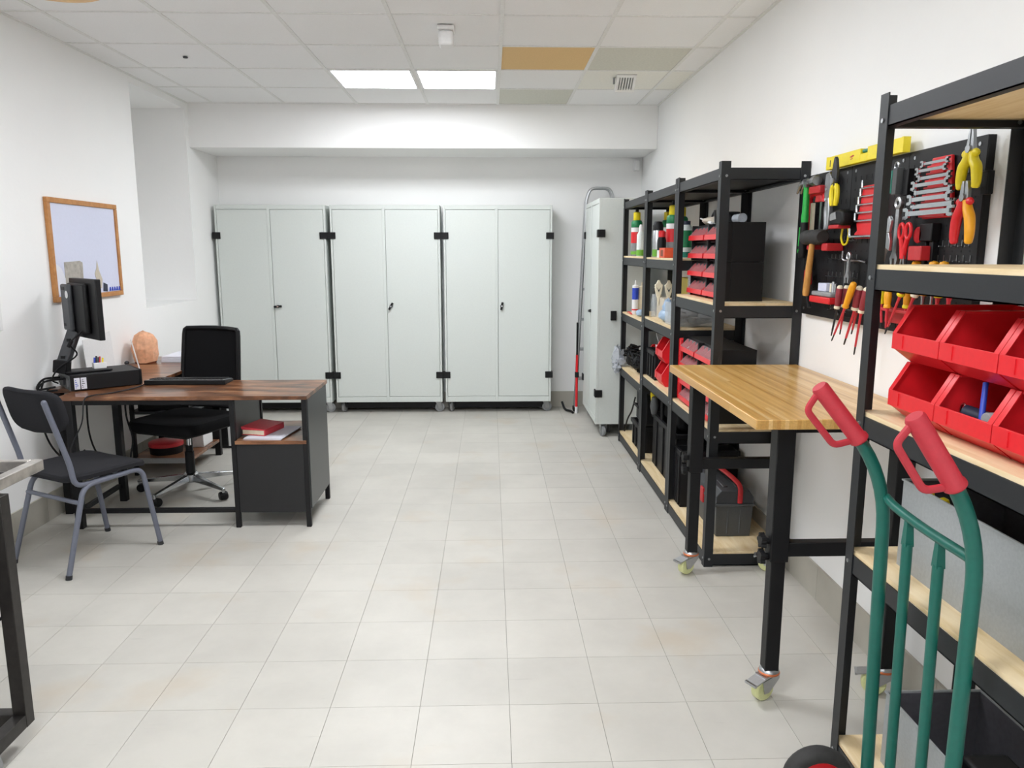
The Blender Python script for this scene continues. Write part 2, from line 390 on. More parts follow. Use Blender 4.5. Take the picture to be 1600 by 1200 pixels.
# things on the ceiling and walls
t = thing('motion_sensor', 'white motion detector box mounted on the ceiling', 'sensor', (-.235, 4.47, 2.6))
obj('base_plate', MB().box(-.28, -.19, 4.40, 4.53, 2.675, 2.698), 'white', t, .004)
obj('sensor_head', MB().prism(rrect(-.275, -.195, 4.41, 4.52, .02), 2.60, 2.675), 'white', t, .012)
t = thing('ventilation_grille', 'small white slatted vent box hanging under the ceiling', 'vent', (.95, 5.64, 2.59))
vt = Matrix.Translation((.952, 5.63, 2.655)) @ Matrix.Rotation(math.radians(-38), 4, 'X')
x0, x1, y0, y1 = -.068, .068, -.075, .075
obj('backing', MB().box(x0+.01, x1-.01, y0+.01, y1-.01, .012, .02).xf(vt), 'grey', t)
for a, b, c, d in ((x0, x1, y0, y0+.022), (x0, x1, y1-.022, y1), (x0, x0+.020, y0+.022, y1-.022), (x1-.020, x1, y0+.022, y1-.022)):
    obj('frame_side', MB().box(a, b, c, d, -.008, .022).xf(vt), 'white', t, .003)
for k in range(5):
    obj('slat', MB().box(x0+.0275+k*.0185, x0+.0355+k*.0185, y0+.022, y1-.022, -.004, .012).xf(vt), 'white', t)
obj('bracket', MB().box(.872, .884, 5.67, 5.69, 2.66, 2.70), 'grey', t); obj('duct_collar', MB().cyl((.952, 5.66, 2.66), (.952, 5.68, 2.70), .045), 'grey', t)
t = thing('ceiling_lamp', 'round ceiling lamp with orange wooden rim above the left wall', 'lamp', (-1.83, 3.49, 2.58))
obj('shade', MB().lathe([(.0, 2.585), (.17, 2.59), (.185, 2.62), (.185, 2.70), (0, 2.70)], (-1.83, 3.49, 0), 32), 'lampglow', t)
obj('rim', MB().lathe([(.172, 2.583), (.205, 2.583), (.21, 2.62), (.187, 2.63), (.187, 2.595), (.172, 2.592)], (-1.83, 3.49, 0), 32, 'z', True), 'rimwood', t)
one('wall_sensor', MB().box(1.335, 1.39, YB-.05, YB-.001, 2.23, 2.33), 'white', 'small white sensor box high in the back corner', 'sensor', bev=.008)
one('ceiling_hook', MB().lathe([(.0, 2.69), (.014, 2.691), (.016, 2.698), (.01, 2.70), (0, 2.70)], (-1.905, 5.15, 0), 12), 'dk', 'tiny dark hook on the ceiling left of the light panels', 'hook')

# whiteboard on the left wall
t = thing('whiteboard', 'wood-framed whiteboard hanging on the left wall', 'whiteboard', (XL+.01, 4.9, 1.205))
a0, a1, z0, z1 = 4.475, 5.29, 1.208, 1.80
obj('face', MB().box(XL+.002, XL+.014, a0+.02, a1-.02, z0+.02, z1-.02), 'lav', t)
for nm, (p, q, r, s_) in {'a': (a0, a1, z0, z0+.03), 'b': (a0, a1, z1-.03, z1), 'c': (a0, a0+.03, z0+.03, z1-.03), 'd': (a1-.03, a1, z0+.03, z1-.03)}.items():
    obj('frame_rail', MB().box(XL+.001, XL+.024, p, q, r, s_), 'oak', t, .003)
xw = XL+.0145
def sheet(nm, poly, m, label, cat, g=None, th=.0015): return one(nm, MB().prism(poly, xw, xw+th, 'yz'), m, label, cat, g)
sheet('pale_reflection', [(4.515, 1.25), (4.60, 1.25), (4.605, 1.34), (4.57, 1.40), (4.515, 1.43)], 'paper', 'pale painted reflection at the lower left of the whiteboard', 'print')  # pale shape painted for a reflection in the board
sheet('grey_reflection', [(4.60, 1.24), (4.80, 1.24), (4.81, 1.43), (4.78, 1.44), (4.605, 1.435)], 'print_grey', 'grey painted reflection behind the monitor on the whiteboard', 'print')  # grey shape painted in place of a reflected scene
sheet('cutout_figure', [(4.955, 1.27), (5.02, 1.265), (5.035, 1.32), (5.0, 1.38), (4.985, 1.44), (4.97, 1.39), (4.945, 1.36), (4.96, 1.32)], 'beige', 'small beige cutout on the whiteboard right of the monitor', 'cutout')
sheet('blue_card', [(5.035, 1.245), (5.09, 1.24), (5.095, 1.285), (5.045, 1.30)], 'navy', 'small dark blue card at the bottom of the whiteboard', 'card')
for k in range(5):
    y = 5.115+k*.031
    sheet('magnet', [(y, 1.243), (y+.017, 1.243), (y+.0085, 1.268)], 'blue', 'small blue magnet on the whiteboard bottom, %s of the row' % ['leftmost', 'second from left', 'middle one', 'second from right', 'rightmost'][k], 'magnet', 'blue magnets on the whiteboard', .006)
one('wall_panel', MB().box(XL+.001, XL+.012, 3.55, 3.985, 1.10, 1.38), 'white', 'white panel on the left wall at the left edge', 'panel', bev=.002)
# ================================================================ steel cabinets on castors
def castor_mb(r=.045, wd=.022):
    w_ = MB().lathe([(0, -wd/2), (r*.55, -wd/2), (r*.62, -wd/2-.003), (r*.97, -wd/2), (r, -wd*.25), (r, wd*.25), (r*.97, wd/2), (r*.62, wd/2+.003), (r*.55, wd/2), (0, wd/2)], (.02, 0, r), 20, 'y')
    h_ = MB().lathe([(0, -wd/2-.003), (r*.5, -wd/2-.003), (r*.5, wd/2+.003), (0, wd/2+.003)], (.02, 0, r), 16, 'y')
    f_ = MB()
    for s in (-1, 1):
        f_.prism([(-.02, r*2+.005), (.03, r*2+.005), (.034, r), (.02, r-.012), (.006, r)], s*(wd/2+.005)-.0015, s*(wd/2+.005)+.0015, 'xz')
    f_.box(-.022, .032, -wd/2-.007, wd/2+.007, r*2+.004, r*2+.009).cyl((.0, 0, r*2+.008), (0, 0, r*2+.02), .012)
    return w_, h_, f_
CW, CH, CF = castor_mb()
cw_me = meshdata('castor_wheel', CW, 'grey'); ch_me = meshdata('castor_hub', CH, 'greyc'); cf_me = meshdata('castor_fork', CF, 'steel')
def castor(parent, x, y, rz, wm=None, hm=None, fm=None):
    f = inst('castor', fm or cf_me, parent, (x, y, 0), rz)
    inst('castor_wheel', wm or cw_me, f, (x, y, 0), rz); inst('castor_hub', hm or ch_me, f, (x, y, 0), rz)
def cabinet(cx, cy, rz, W, D, label, handle_tilt, group):
    """local: x along the width, front at y=0, depth +y"""
    t = thing('steel_cabinet', label, 'cabinet', (cx, cy, 0), rz, group)
    R = WM[t.name]; B, T = .105, 1.905; e = .001
    def o(nm, mb, m, par=t, bv=0, lb=None): return obj(nm, mb.xf(R), m, par, bv, label=lb)
    body = MB().box(-W/2, W/2, .02, D, B, T)
    body.box(-W/2, -W/2+.018, 0, .02, B, T).box(W/2-.018, W/2, 0, .02, B, T)
    body.box(-W/2+.018, W/2-.018, 0, .02, B, B+.05).box(-W/2+.018, W/2-.018, 0, .02, T-.038, T)
    o('body', body, 'cab', t, .002)
    for s, a, b in ((-1, -W/2+.021, -.002), (1, .002, W/2-.021)):
        d = o('door', MB().box(a, b, .001, .0195, B+.053, T-.041), 'cab', t, .002)
        if s == 1:
            h = MB().cyl((.035, -.012, 1.0), (.035, .002, 1.0), .014, n=16)
            q = math.radians(handle_tilt); dx, dz = math.cos(q)*.036, math.sin(q)*.036
            h.bar((.035-dx, -.016, 1.0-dz), (.035+dx, -.016, 1.0+dz), .02, .012, (0, 1, 0))
            h_ = o('handle', h, 'blk', d, .003, 'black turn handle')
            o('lock', MB().cyl((.035, -.024, 1.0), (.035, -.014, 1.0), .008, n=12), 'chrome', h_)
    o('gap_shade', MB().box(-W/2+.03, W/2-.03, .10, .125, .03, B), 'blk', t)  # black panel added for the dark shade in the castor gap
    o('centre_strip', MB().box(-.028, -.001, -.003, .002, B+.02, T-.02), 'cab', t, .002)
    for s in (-1, 1):
        for z in (.36, 1.635):
            e0, e1 = sorted((s*(W/2+.0005), s*(W/2+.0145)))
            o('hinge', MB().box(s*(W/2-.015)-.04, s*(W/2-.015)+.031, -.010, .006, z-.03, z+.03).box(e0, e1, .006, .05, z-.03, z+.03), 'blk', t, .003, 'black plastic hinge')
    for x, y, r in ((-W/2+.05, .06, 1.3), (W/2-.05, .06, .25), (-W/2+.05, D-.06, 2.0), (W/2-.05, D-.06, 3.3)):
        p = R @ Vector((x, y, 0)); castor(t, p.x, p.y, r+rz)
    return t
cg = 'pale grey steel cabinets on castors'
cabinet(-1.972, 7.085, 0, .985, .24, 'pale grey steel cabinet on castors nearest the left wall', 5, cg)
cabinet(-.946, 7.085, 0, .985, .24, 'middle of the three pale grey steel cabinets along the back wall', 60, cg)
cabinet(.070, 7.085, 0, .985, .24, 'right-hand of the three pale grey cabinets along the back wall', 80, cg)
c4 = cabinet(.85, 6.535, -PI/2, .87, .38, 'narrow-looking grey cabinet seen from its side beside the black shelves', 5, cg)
obj('latch_block', MB().box(.955, 1.0, 6.075, 6.10, .955, 1.03), 'blk', c4, .003, label='black plastic block on the cabinet side')

# things in the gap beside the side cabinet
t = thing('folding_ladder', 'folded aluminium ladder standing behind the side cabinet', 'ladder', (.98, 7.16, 0))
for y in (7.12, 7.20):
    p = fillet([(.80, y, .02), (.874, y, 1.95), (.91, y, 2.06), (1.09, y, 2.06), (1.125, y, 1.95), (1.16, y, .02)], .05)
    obj('rail', MB().tube(p, .012, 10), 'alu', t)
for z in (.3, .58, .86, 1.14, 1.42):
    xl = .80+(z/1.95)*.074
    obj('step', MB().box(xl+.01, 1.15, 7.115, 7.205, z, z+.02), 'alu', t)
obj('top_plate', MB().box(.88, 1.12, 7.115, 7.205, 1.78, 1.80), 'alu', t)
for x in (.80, 1.16): obj('foot', MB().box(x-.02, x+.02, 7.11, 7.21, 0, .04), 'blk', t, .004)
t = thing('barrier_pole', 'red and white pole standing beside the ladder and cabinet', 'pole', (.80, 7.04, 0))
obj('shaft', MB().cyl((.80, 7.04, .06), (.80, 7.04, .55), .012), 'red', t); obj('clamp', MB().box(.782, .818, 7.02, 7.06, .34, .39), 'blk', t, .004)
obj('tip', MB().cyl((.80, 7.04, 0), (.80, 7.04, .062), .014), 'white', t); obj('upper_shaft', MB().cyl((.80, 7.04, .55), (.80, 7.04, .85), .009), 'blk', t)
one('foot_bar', MB().tube(fillet([(.68, 7.2, .075), (.70, 7.12, .015), (.755, 7.06, .015), (.765, 7.0, .012)], .05), .011), 'blk', 'short curved black bar on the floor by the cabinet castor', 'bar')

# ================================================================ black bolt-together shelving
def rack(label, x0, x1, y0, y1, H, levels, top_shade=True):
    t = thing('shelving_unit', label, 'shelf', ((x0+x1)/2, (y0+y1)/2, 0), 0, 'black boltless shelving units')
    th, fl = .003, .042
    for sx, xa in ((1, x0), (-1, x1)):
        for sy, ya in ((1, y0), (-1, y1)):
            m = MB(); xs = sorted((xa, xa+sx*th)); ys = sorted((ya, ya+sy*fl)); m.box(*xs, *ys, 0, H)
            xs = sorted((xa+sx*th, xa+sx*fl)); ys = sorted((ya, ya+sy*th)); m.box(*xs, *ys, 0, H)
            p = obj('post', m, 'steel_dk', t)
            b = MB()
            for L in levels:
                z = L-.035
                b.cyl((xa-sx*.003, ya+sy*.02, z), (xa+sx*.001, ya+sy*.02, z), .006, n=8)
                b.cyl((xa+sx*.024, ya-sy*.0025, z), (xa+sx*.024, ya+sy*.007, z), .006, n=8)
            q = obj('bolts', b, 'steel', p); q['kind'] = 'stuff'
    for k, L in enumerate(levels):
        top = k == 0; zb0, zb1 = (L-.052, L) if top else (L-.068, L-.012)
        for xa, sx in ((x0, 1), (x1, -1)):
            xs = sorted((xa+sx*th, xa+sx*(th+.003)))
            m = MB().box(*xs, y0+th, y1-th, zb0, zb1); xs = sorted((xa+sx*th, xa+sx*.03)); m.box(*xs, y0+th, y1-th, zb0, zb0+.003)
            obj('long_beam', m, 'steel_dk', t)
        for ya, sy in ((y0, 1), (y1, -1)):
            ys = sorted((ya+sy*th, ya+sy*(th+.003)))
            m = MB().box(x0+.007, x1-.007, *ys, zb0, zb1); ys = sorted((ya+sy*th, ya+sy*.03)); m.box(x0+.03, x1-.03, *ys, zb0, zb0+.003)
            obj('side_beam', m, 'steel_dk', t)
        zt = (L-.03, L-.018) if top else (L-.012, L)
        obj('board', MB().box(x0+.007, x1-.007, y0+.007, y1-.007, *zt), 'pine', t)
        if top and top_shade: obj('underside_shade', MB().box(x0+.008, x1-.008, y0+.008, y1-.008, L-.036, L-.0305), 'blk2', t, label='black sheet painting the shade under the top board')  # black sheet stands in for the shade under the wooden top board
    return t
RX0, RX1 = 1.02, 1.417
rack('far black shelving unit next to the grey side cabinet', RX0, RX1, 5.123, 5.985, 1.888, [1.862, 1.462, 1.035, .605, .083])
rack('middle black shelving unit of the row on the right wall', RX0, RX1, 4.278, 5.119, 1.888, [1.862, 1.459, 1.071, .678, .082])
rack('near black shelving unit of the row with drawer organizers', RX0, RX1, 3.466, 4.274, 1.890, [1.862, 1.265, .677, .075])
rack('nearest black shelving unit holding red bins behind the hand truck', 1.021, 1.417, 1.235, 2.074, 1.900, [1.868, 1.464, 1.064, .662, .066], False)

# ---------------------------------------------------------------- drawer organizers (unit 3)
def organizer(x0, y0, y1, z0, z1, d, label, seed):
    rg = random.Random(seed)
    t = thing('drawer_organizer', label, 'organizer', (x0+d/2, (y0+y1)/2, z0), 0, 'black organizers with red drawers')
    mid = (y0+y1)/2
    b = MB().box(x0+.03, x0+d, y0, y1, z0, z1-.001)
    for a, c in ((y0, y0+.007), (y1-.007, y1), (mid-.009, mid+.009)): b.box(x0, x0+.03, a, c, z0, z1-.001)
    hh = (z1-z0)/2
    for r in range(2): b.box(x0+.012, x0+.03, y0+.007, y1-.007, z0+r*hh, z0+r*hh+.006)
    obj('housing', b, 'blk2', t, .002)
    for r in range(2):
        for a, c in ((y0+.01, mid-.012), (mid+.012, y1-.01)):
            za = z0+r*hh+.012; zb = z0+(r+1)*hh-.012
            dr = MB().prism([(x0-.022, za+.002), (x0-.020, za+.026), (x0-.016, za+.026), (x0-.012, za+.006), (x0+.028, za+.006), (x0+.028, za)], a, c, 'xz')
            for k in range(5):
                yy = a+(c-a)*k/4; yy = min(max(yy, a+.0015), c-.0015)
                dr.prism([(x0-.018, za+.005), (x0-.016, za+.024), (x0+.020, zb-.004), (x0+.028, zb-.004), (x0+.028, za)], yy-.0012, yy+.0012, 'xz')
            d_ = obj('drawer', dr, 'red', t)
            obj('window', MB().prism([(x0-.018, za+.026), (x0-.0165, za+.026), (x0+.0235, zb), (x0+.022, zb)], a, c, 'xz'), 'smoke', d_)
            if rg.random() < .3:
                it = MB()
                for k in range(rg.randint(2, 5)):
                    yy = rg.uniform(a+.03, c-.03); zz = za+.02; it.ball((x0+.008, yy, zz), (.010, .018, .010), 8, 5, .2, rg.randint(0, 99))
                s_ = obj('small_parts', it, rg.choice(['beige', 'white', 'steel', 'steel']), d_); s_['kind'] = 'stuff'
    return t
for nm, x0, z0, z1, y0 in (('upper', 1.095, 1.265, 1.633, 3.60), ('lower', 1.065, .677, 1.037, 3.585)):
    zm = (z0+z1)/2
    for r, (a, c) in enumerate(((z0, zm), (zm, z1))):
        organizer(x0, y0, y0+.615, a, c, .185 if nm == 'upper' else .20,
            'black organizer with red drawers, %s of the stack on the %s shelf' % (('bottom', 'top')[r], 'chest-high' if nm == 'upper' else 'bench-high'), r+len(nm)*3+int(z0*10))
# clutter on top of the upper stack
one('sealant_roll', MB().cyl((1.20, 3.60+.10, 1.633+.022), (1.20, 3.80, 1.633+.022), .022), 'bag', 'crinkled clear wrapped roll on top of the organizer', 'roll')
one('bracket', MB().bar((1.13, 3.90, 1.634), (1.13, 3.92, 1.70), .012, .004).bar((1.13, 3.92, 1.70), (1.13, 3.97, 1.672), .012, .004).box(1.12, 1.14, 3.88, 3.93, 1.633, 1.637), 'steel', 'bent metal bracket standing on the organizer', 'bracket')
one('black_spool', MB().lathe([(.05, 0), (.05, .008), (.03, .012), (.03, .045), (.05, .05), (.05, .057), (0, .057)], (1.19, 3.87, 1.633), 18), 'blk', 'black round spool lying on the organizer top', 'spool')
one('caulk_bag', MB().ball((1.17, 4.10, 1.655), (.05, .10, .022), 12, 6, .15, 4), 'beige', 'crumpled beige bag on the far end of the organizer', 'bag')
one('white_nozzle', MB().cyl((1.14, 4.0, 1.64), (1.14, 4.22, 1.672), .008, .004, 8), 'white', 'white plastic nozzle lying over the crumpled bag', 'nozzle')
# clear box with grey fittings on unit 2 near end, and red case
t = thing('clear_storage_box', 'clear plastic storage box of grey fittings under the organizer shelf', 'box', (1.17, 4.48, 1.071))
obj('tub', MB().box(1.05, 1.30, 4.36, 4.365, 1.072, 1.20).box(1.05, 1.30, 4.60, 4.605, 1.072, 1.20).box(1.05, 1.055, 4.365, 4.60, 1.072, 1.20).box(1.295, 1.30, 4.365, 4.60, 1.072, 1.20).box(1.05, 1.30, 4.36, 4.605, 1.071, 1.074), 'clear', t)
it = MB()
for k in range(14):
    q = random.random(); it.ball((1.08+.19*random.random(), 4.38+.19*random.random(), 1.098+.07*q), (.045, .03, .02), 8, 5, .25, k)
o = obj('fittings', it, 'grey', t); o['kind'] = 'stuff'
one('red_case', MB().box(1.055, 1.20, 4.243, 4.268, .677, 1.02), 'red', 'slim red plastic case upright beside the bench-high organizers', 'case', bev=.01)
t = thing('clear_jar', 'clear plastic jar beside the upper organizer stack', 'jar', (1.12, 4.238, 1.265))
obj('body', MB().lathe([(0, 0), (.02, 0), (.022, .005), (.022, .10), (.018, .115), (0, .115)], (1.11, 4.243, 1.265)), 'clear', t); obj('lid', MB().lathe([(0, .115), (.019, .115), (.019, .13), (0, .13)], (1.11, 4.243, 1.265)), 'white', t)

# ---------------------------------------------------------------- bottles and cans
def bottle(name, label, x, y, z, prof, m, parts, group=None, n=18):
    t = thing(name, label, 'bottle' if 'can' not in name else 'can', (x, y, z), 0, group)
    b = obj('body', MB().lathe(prof, (x, y, z), n), m, t)
    for nm, pr, pm in parts: obj(nm, MB().lathe(pr, (x, y, z), n), pm, t)
    return t
def foam_can(x, y, z, label):
    return bottle('foam_can', label, x, y, z, [(0, 0), (.040, 0), (.041, .004), (.041, .205), (.038, .215), (0, .215)], 'grey',
        [('label_band', [(.0413, .012), (.0413, .035), (.041, .035)], 'lime'), ('red_label', [(.0414, .095), (.0414, .175), (.041, .175)], 'red'), ('white_band', [(.0416, .176), (.0416, .206), (.041, .206)], 'white'),
         ('cap', [(.038, .206), (.041, .21), (.041, .245), (.034, .258), (.020, .262), (0, .262)], 'bottlegreen'), ('nozzle_sleeve', [(.024, .258), (.027, .262), (.026, .315), (.018, .32), (0, .32)], 'yellow'), ('tip', [(.012, .318), (.012, .345), (0, .345)], 'blk')])
foam_can(1.085, 5.77, 1.462, 'grey foam can with green cap and yellow top, far shelving unit')
foam_can(1.30, 5.72, 1.462, 'foam can with yellow top at the back of the far shelf')
foam_can(1.135, 4.835, 1.459, 'foam can with yellow top behind the red-capped bottle')
foam_can(1.24, 5.03+.02, 1.459, 'foam can with yellow top behind the grey spray can')
sprayprof = [(0, 0), (.032, 0), (.033, .004), (.033, .185), (.024, .198), (0, .2)]
bottle('spray_can', 'grey spray can with black cap and green base band', 1.075, 4.985, 1.459, sprayprof, 'alu', [('base_band', [(.0334, .006), (.0334, .05), (.033, .05)], 'lime'), ('cap', [(.0335, .17), (.0335, .2), (.022, .225), (0, .227)], 'blk')])
bottle('spray_can', 'second grey spray can, right behind the red-capped bottle', 1.215, 4.95, 1.459, sprayprof, 'alu', [('cap', [(.0335, .17), (.0335, .2), (.022, .225), (0, .227)], 'blk')])
bottle('dark_bottle', 'black bottle with bright red cap on the middle unit', 1.06, 4.80, 1.459, [(0, 0), (.026, 0), (.027, .004), (.027, .10), (.018, .125), (0, .125)], 'white', [('dark_label', [(.0275, .045), (.0275, .105), (.02, .128), (.018, .128)], 'blk'), ('cap', [(.019, .122), (.021, .124), (.021, .158), (.012, .165), (0, .165)], 'red')])
bottle('white_bottle', 'small white bottle with green base beside the foam can', 1.06, 5.47, 1.462, [(0, 0), (.028, 0), (.029, .004), (.029, .15), (.015, .175), (0, .176)], 'bottlewhite', [('base_band', [(.0295, .004), (.0295, .045), (.029, .045)], 'lime'), ('cap', [(.016, .172), (.016, .2), (.009, .22), (0, .22)], 'white')])
bottle('white_bottle', 'slim white bottle between the spray can and the post', 1.09, 5.065, 1.459, [(0, 0), (.022, 0), (.023, .004), (.023, .15), (.013, .17), (0, .171)], 'bottlewhite', [('cap', [(.014, .168), (.014, .19), (0, .19)], 'white')])
bottle('green_bottle', 'white bottle with green label and dark blue cap at the shelf end', 1.115, 4.42, 1.459, [(0, 0), (.034, 0), (.036, .006), (.036, .165), (.02, .19), (0, .19)], 'bottlewhite', [('green_label', [(.0363, .06), (.0363, .155), (.036, .155)], 'bottlegreen'), ('base_label', [(.0363, .004), (.0363, .035), (.036, .035)], 'teal'), ('cap', [(.022, .186), (.022, .208), (0, .208)], 'navy')])
bottle('dark_spray_can', 'black and white can behind the orange-red box', 1.125, 4.58, 1.459, [(0, 0), (.03, 0), (.031, .004), (.031, .12), (.02, .135), (0, .135)], 'blk', [('label_band', [(.0314, .03), (.0314, .075), (.031, .075)], 'bottlegreen'), ('white_band', [(.0315, .085), (.0315, .10), (.031, .10)], 'white')])
t = thing('small_parts_box', 'small orange-red cardboard box in front of the spray cans', 'box', (1.055, 4.635, 1.459))
obj('carton', MB().box(1.03, 1.085, 4.58, 4.725, 1.459, 1.518), 'orangebox', t, .002); obj('label_panel', MB().box(1.0295, 1.031, 4.62, 4.685, 1.468, 1.505), 'brown', t)
# unit 1, second level
bottle('caulk_cartridge', 'white caulk cartridge with blue label on the far unit', 1.075, 5.70, 1.035, [(0, 0), (.024, 0), (.024, .21), (.02, .214), (.008, .218), (.005, .25), (0, .25)], 'white', [('blue_label', [(.0244, .11), (.0244, .195), (.024, .195)], 'blue'), ('red_ring', [(.0248, .03), (.0248, .04), (.024, .04)], 'red')])
bottle('caulk_cartridge', 'cream caulk cartridge right beside the blue-labelled one', 1.125, 5.72, 1.035, [(0, 0), (.022, 0), (.022, .20), (.018, .204), (.006, .21), (.004, .235), (0, .235)], 'cream', [])
one('red_clip', MB().tube(spline([(1.04, 5.80, 1.042), (1.036, 5.72, 1.05), (1.04, 5.64, 1.042), (1.044, 5.72, 1.041)]), .005, 6), 'red', 'small red plastic clip lying before the caulk cartridge', 'clip')
one('plastic_ball', MB().ball((1.075, 5.50, 1.06), (.03, .04, .025), 12, 6, .12, 3), 'ltblue', 'small bluish plastic blob on the far unit shelf', 'ball')
# unit 2, second level
t = thing('glass_jar', 'glass jar of small tools beside the beige box', 'jar', (1.085, 5.07, 1.071))
obj('body', MB().lathe([(0, 0), (.038, 0), (.04, .006), (.04, .12), (.034, .135), (.034, .15), (.032, .15), (.032, .005), (0, .005)], (1.10, 5.07, 1.071)), 'clear', t)
obj('rods', MB().cyl((1.095, 5.06, 1.08), (1.085, 5.09, 1.26), .004, n=6).cyl((1.11, 5.08, 1.08), (1.12, 5.07, 1.24), .004, n=6).cyl((1.10, 5.05, 1.08), (1.09, 5.03, 1.23), .005, n=6), 'dk', t)
one('beige_box', MB().box(1.085, 1.16, 4.79, 5.0, 1.071, 1.205), 'beige', 'beige cardboard box holding two cream spray nozzles', 'box', bev=.002)
for k, (y, lb) in enumerate(((4.93, 'cream Y-shaped nozzle over the beige box, left one'), (4.90, 'cream Y-shaped nozzle over the beige box, right one'))):
    t = thing('foam_gun_nozzle', lb, 'nozzle', (1.07, y, 1.16), 0, 'cream nozzles on the middle unit')
    x_ = 1.078 if k == 0 else 1.136
    y_ = [(x_, 1.15), (x_+.008, 1.20), (x_+.022, 1.25), (x_+.026, 1.285), (x_+.014, 1.295), (x_+.006, 1.315), (x_-.006, 1.315), (x_-.014, 1.295), (x_-.026, 1.285), (x_-.022, 1.25), (x_-.008, 1.20)]
    obj('body', MB().prism(y_, y-.009, y+.009, 'xz'), 'cream', t, .003); obj('inset', MB().prism([(x_, 1.238), (x_+.014, 1.272), (x_, 1.252), (x_-.014, 1.272)], y-.0105, y-.0085, 'xz'), 'dk', t)
one('yellow_box', MB().box(1.24, 1.34, 4.83, 5.10, 1.071, 1.33), 'yellow', 'yellow cardboard box behind the cream nozzles', 'box', bev=.003)
one('brown_box', MB().box(1.235, 1.39, 4.62, 4.80, 1.071, 1.36), 'brown', 'dark red-brown box behind the white bag', 'box', bev=.003)
one('white_bag', MB().ball((1.077, 4.69, 1.112), (.045, .07, .038), 12, 7, .12, 8).ball((1.08, 4.66, 1.165), (.035, .03, .05), 10, 6, .15, 5), 'ltblue', 'pale blue crumpled plastic bag at the shelf edge', 'bag')
one('white_tub', MB().lathe([(0, 0), (.045, 0), (.05, .12), (.052, .12), (.052, .13), (0, .13)], (1.178, 4.70, 1.071), 20), 'white', 'white plastic tub behind the pale blue bag', 'tub')
# unit 1, third level: cable tangle, bag, red bin
def tangle(cx, cy, cz, rx, ry, rz_, n, seed, r):
    rg = random.Random(seed); pts = []
    for k in range(n):
        a = k*2.399; e = rg.uniform(-1, 1); q = rg.uniform(.55, 1)
        pts.append((cx+rx*q*math.cos(a)*math.sqrt(1-e*e), cy+ry*q*math.sin(a)*math.sqrt(1-e*e), cz+rz_*q*e))
    return MB().tube(spline(pts, 4), r, 5)
mt_ = tangle(1.10, 5.86, .715, .075, .10, .09, 70, 3, .006); mt_.ball((1.10, 5.86, .70), (.055, .075, .07), 10, 6, .2, 2)
one('cable_bundle', mt_, 'blk', 'tangle of black cables on the far unit, left bundle', 'cables')
mt_ = tangle(1.10, 5.58, .70, .075, .12, .085, 80, 5, .005); mt_.ball((1.10, 5.58, .69), (.055, .09, .065), 10, 6, .2, 6)
one('cable_bundle', mt_, 'blk', 'second tangle of black cables right beside the first', 'cables')
bg = MB().ball((1.0, 5.97, .665), (.05, .05, .09), 12, 8, .3, 12).ball((.985, 5.95, .60), (.03, .06, .04), 10, 6, .4, 5).ball((1.03, 5.94, .645), (.05, .04, .04), 10, 6, .3, 9)
one('plastic_bag', bg, 'bag', 'crinkled clear plastic bag hanging off the far shelf end', 'bag', ang=20)
def bin_box(name, label, x0, y0, z0, wd, dp, h, group, m='red'):
    """open-fronted stacking bin, front towards -x"""
    t = thing(name, label, 'bin', (x0+dp/2, y0+wd/2, z0), 0, group); y1 = y0+wd; g = .0035
    sl = .30*h; P_ = [(0, .25*h), (0, .52*h), (sl, h), (dp, h), (dp, 0), (.16*dp, 0)]
    P_ = [(x0+a, z0+b) for a, b in P_]
    mb = MB()
    for a, c in ((y0+.004, y0+.008), (y1-.008, y1-.004)): mb.prism(P_, a, c, 'xz')
    i0, i1 = y0+.008, y1-.008
    mb.box(x0+dp-.004, x0+dp, i0, i1, z0, z0+h).box(x0+.16*dp, x0+dp-.004, i0, i1, z0, z0+.004)
    mb.hexa([(x0+.16*dp, i0, z0), (x0+.16*dp+.004, i0, z0+.004), (x0+.004, i0, z0+.25*h+.004), (x0, i0, z0+.25*h), (x0+.16*dp, i1, z0), (x0+.16*dp+.004, i1, z0+.004), (x0+.004, i1, z0+.25*h+.004), (x0, i1, z0+.25*h)])
    mb.box(x0, x0+.004, i0, i1, z0+.25*h, z0+.52*h)
    obj('shell', mb, m, t)
    r = MB()
    for a, c in ((y0, y0+.017), (y1-.017, y1)):
        r.hexa([(x0-.002, a, z0+.50*h), (x0-.002, c, z0+.50*h), (x0+sl, c, z0+h), (x0+sl, a, z0+h), (x0-.002, a, z0+.525*h), (x0-.002, c, z0+.525*h), (x0+sl-.002, c, z0+h+.004), (x0+sl-.002, a, z0+h+.004)])
        r.box(x0+sl, x0+dp, a, c, z0+h-.002, z0+h+.003)
    r.box(x0-.003, x0+.001, y0+.001, y1-.001, z0+.24*h, z0+.525*h)
    obj('rim', r, m, t, .0012)
    obj('label_rib', MB().box(x0-.0055, x0-.002, y1-.055, y1-.052, z0+.28*h, z0+.5*h), m, t)
    for yy in (y0+.03, y1-.045): obj('foot_rib', MB().prism([(x0+.16*dp, z0+.002), (x0+.06*dp, z0+.16*h), (x0+.2*dp, z0+.16*h)], yy, yy+.014, 'xz'), m, t)
    return t
bin_box('storage_bin', 'red bin beside the cable tangle on the far unit', 1.075, 5.23, .605, .16, .22, .24, 'red bins on the far units')
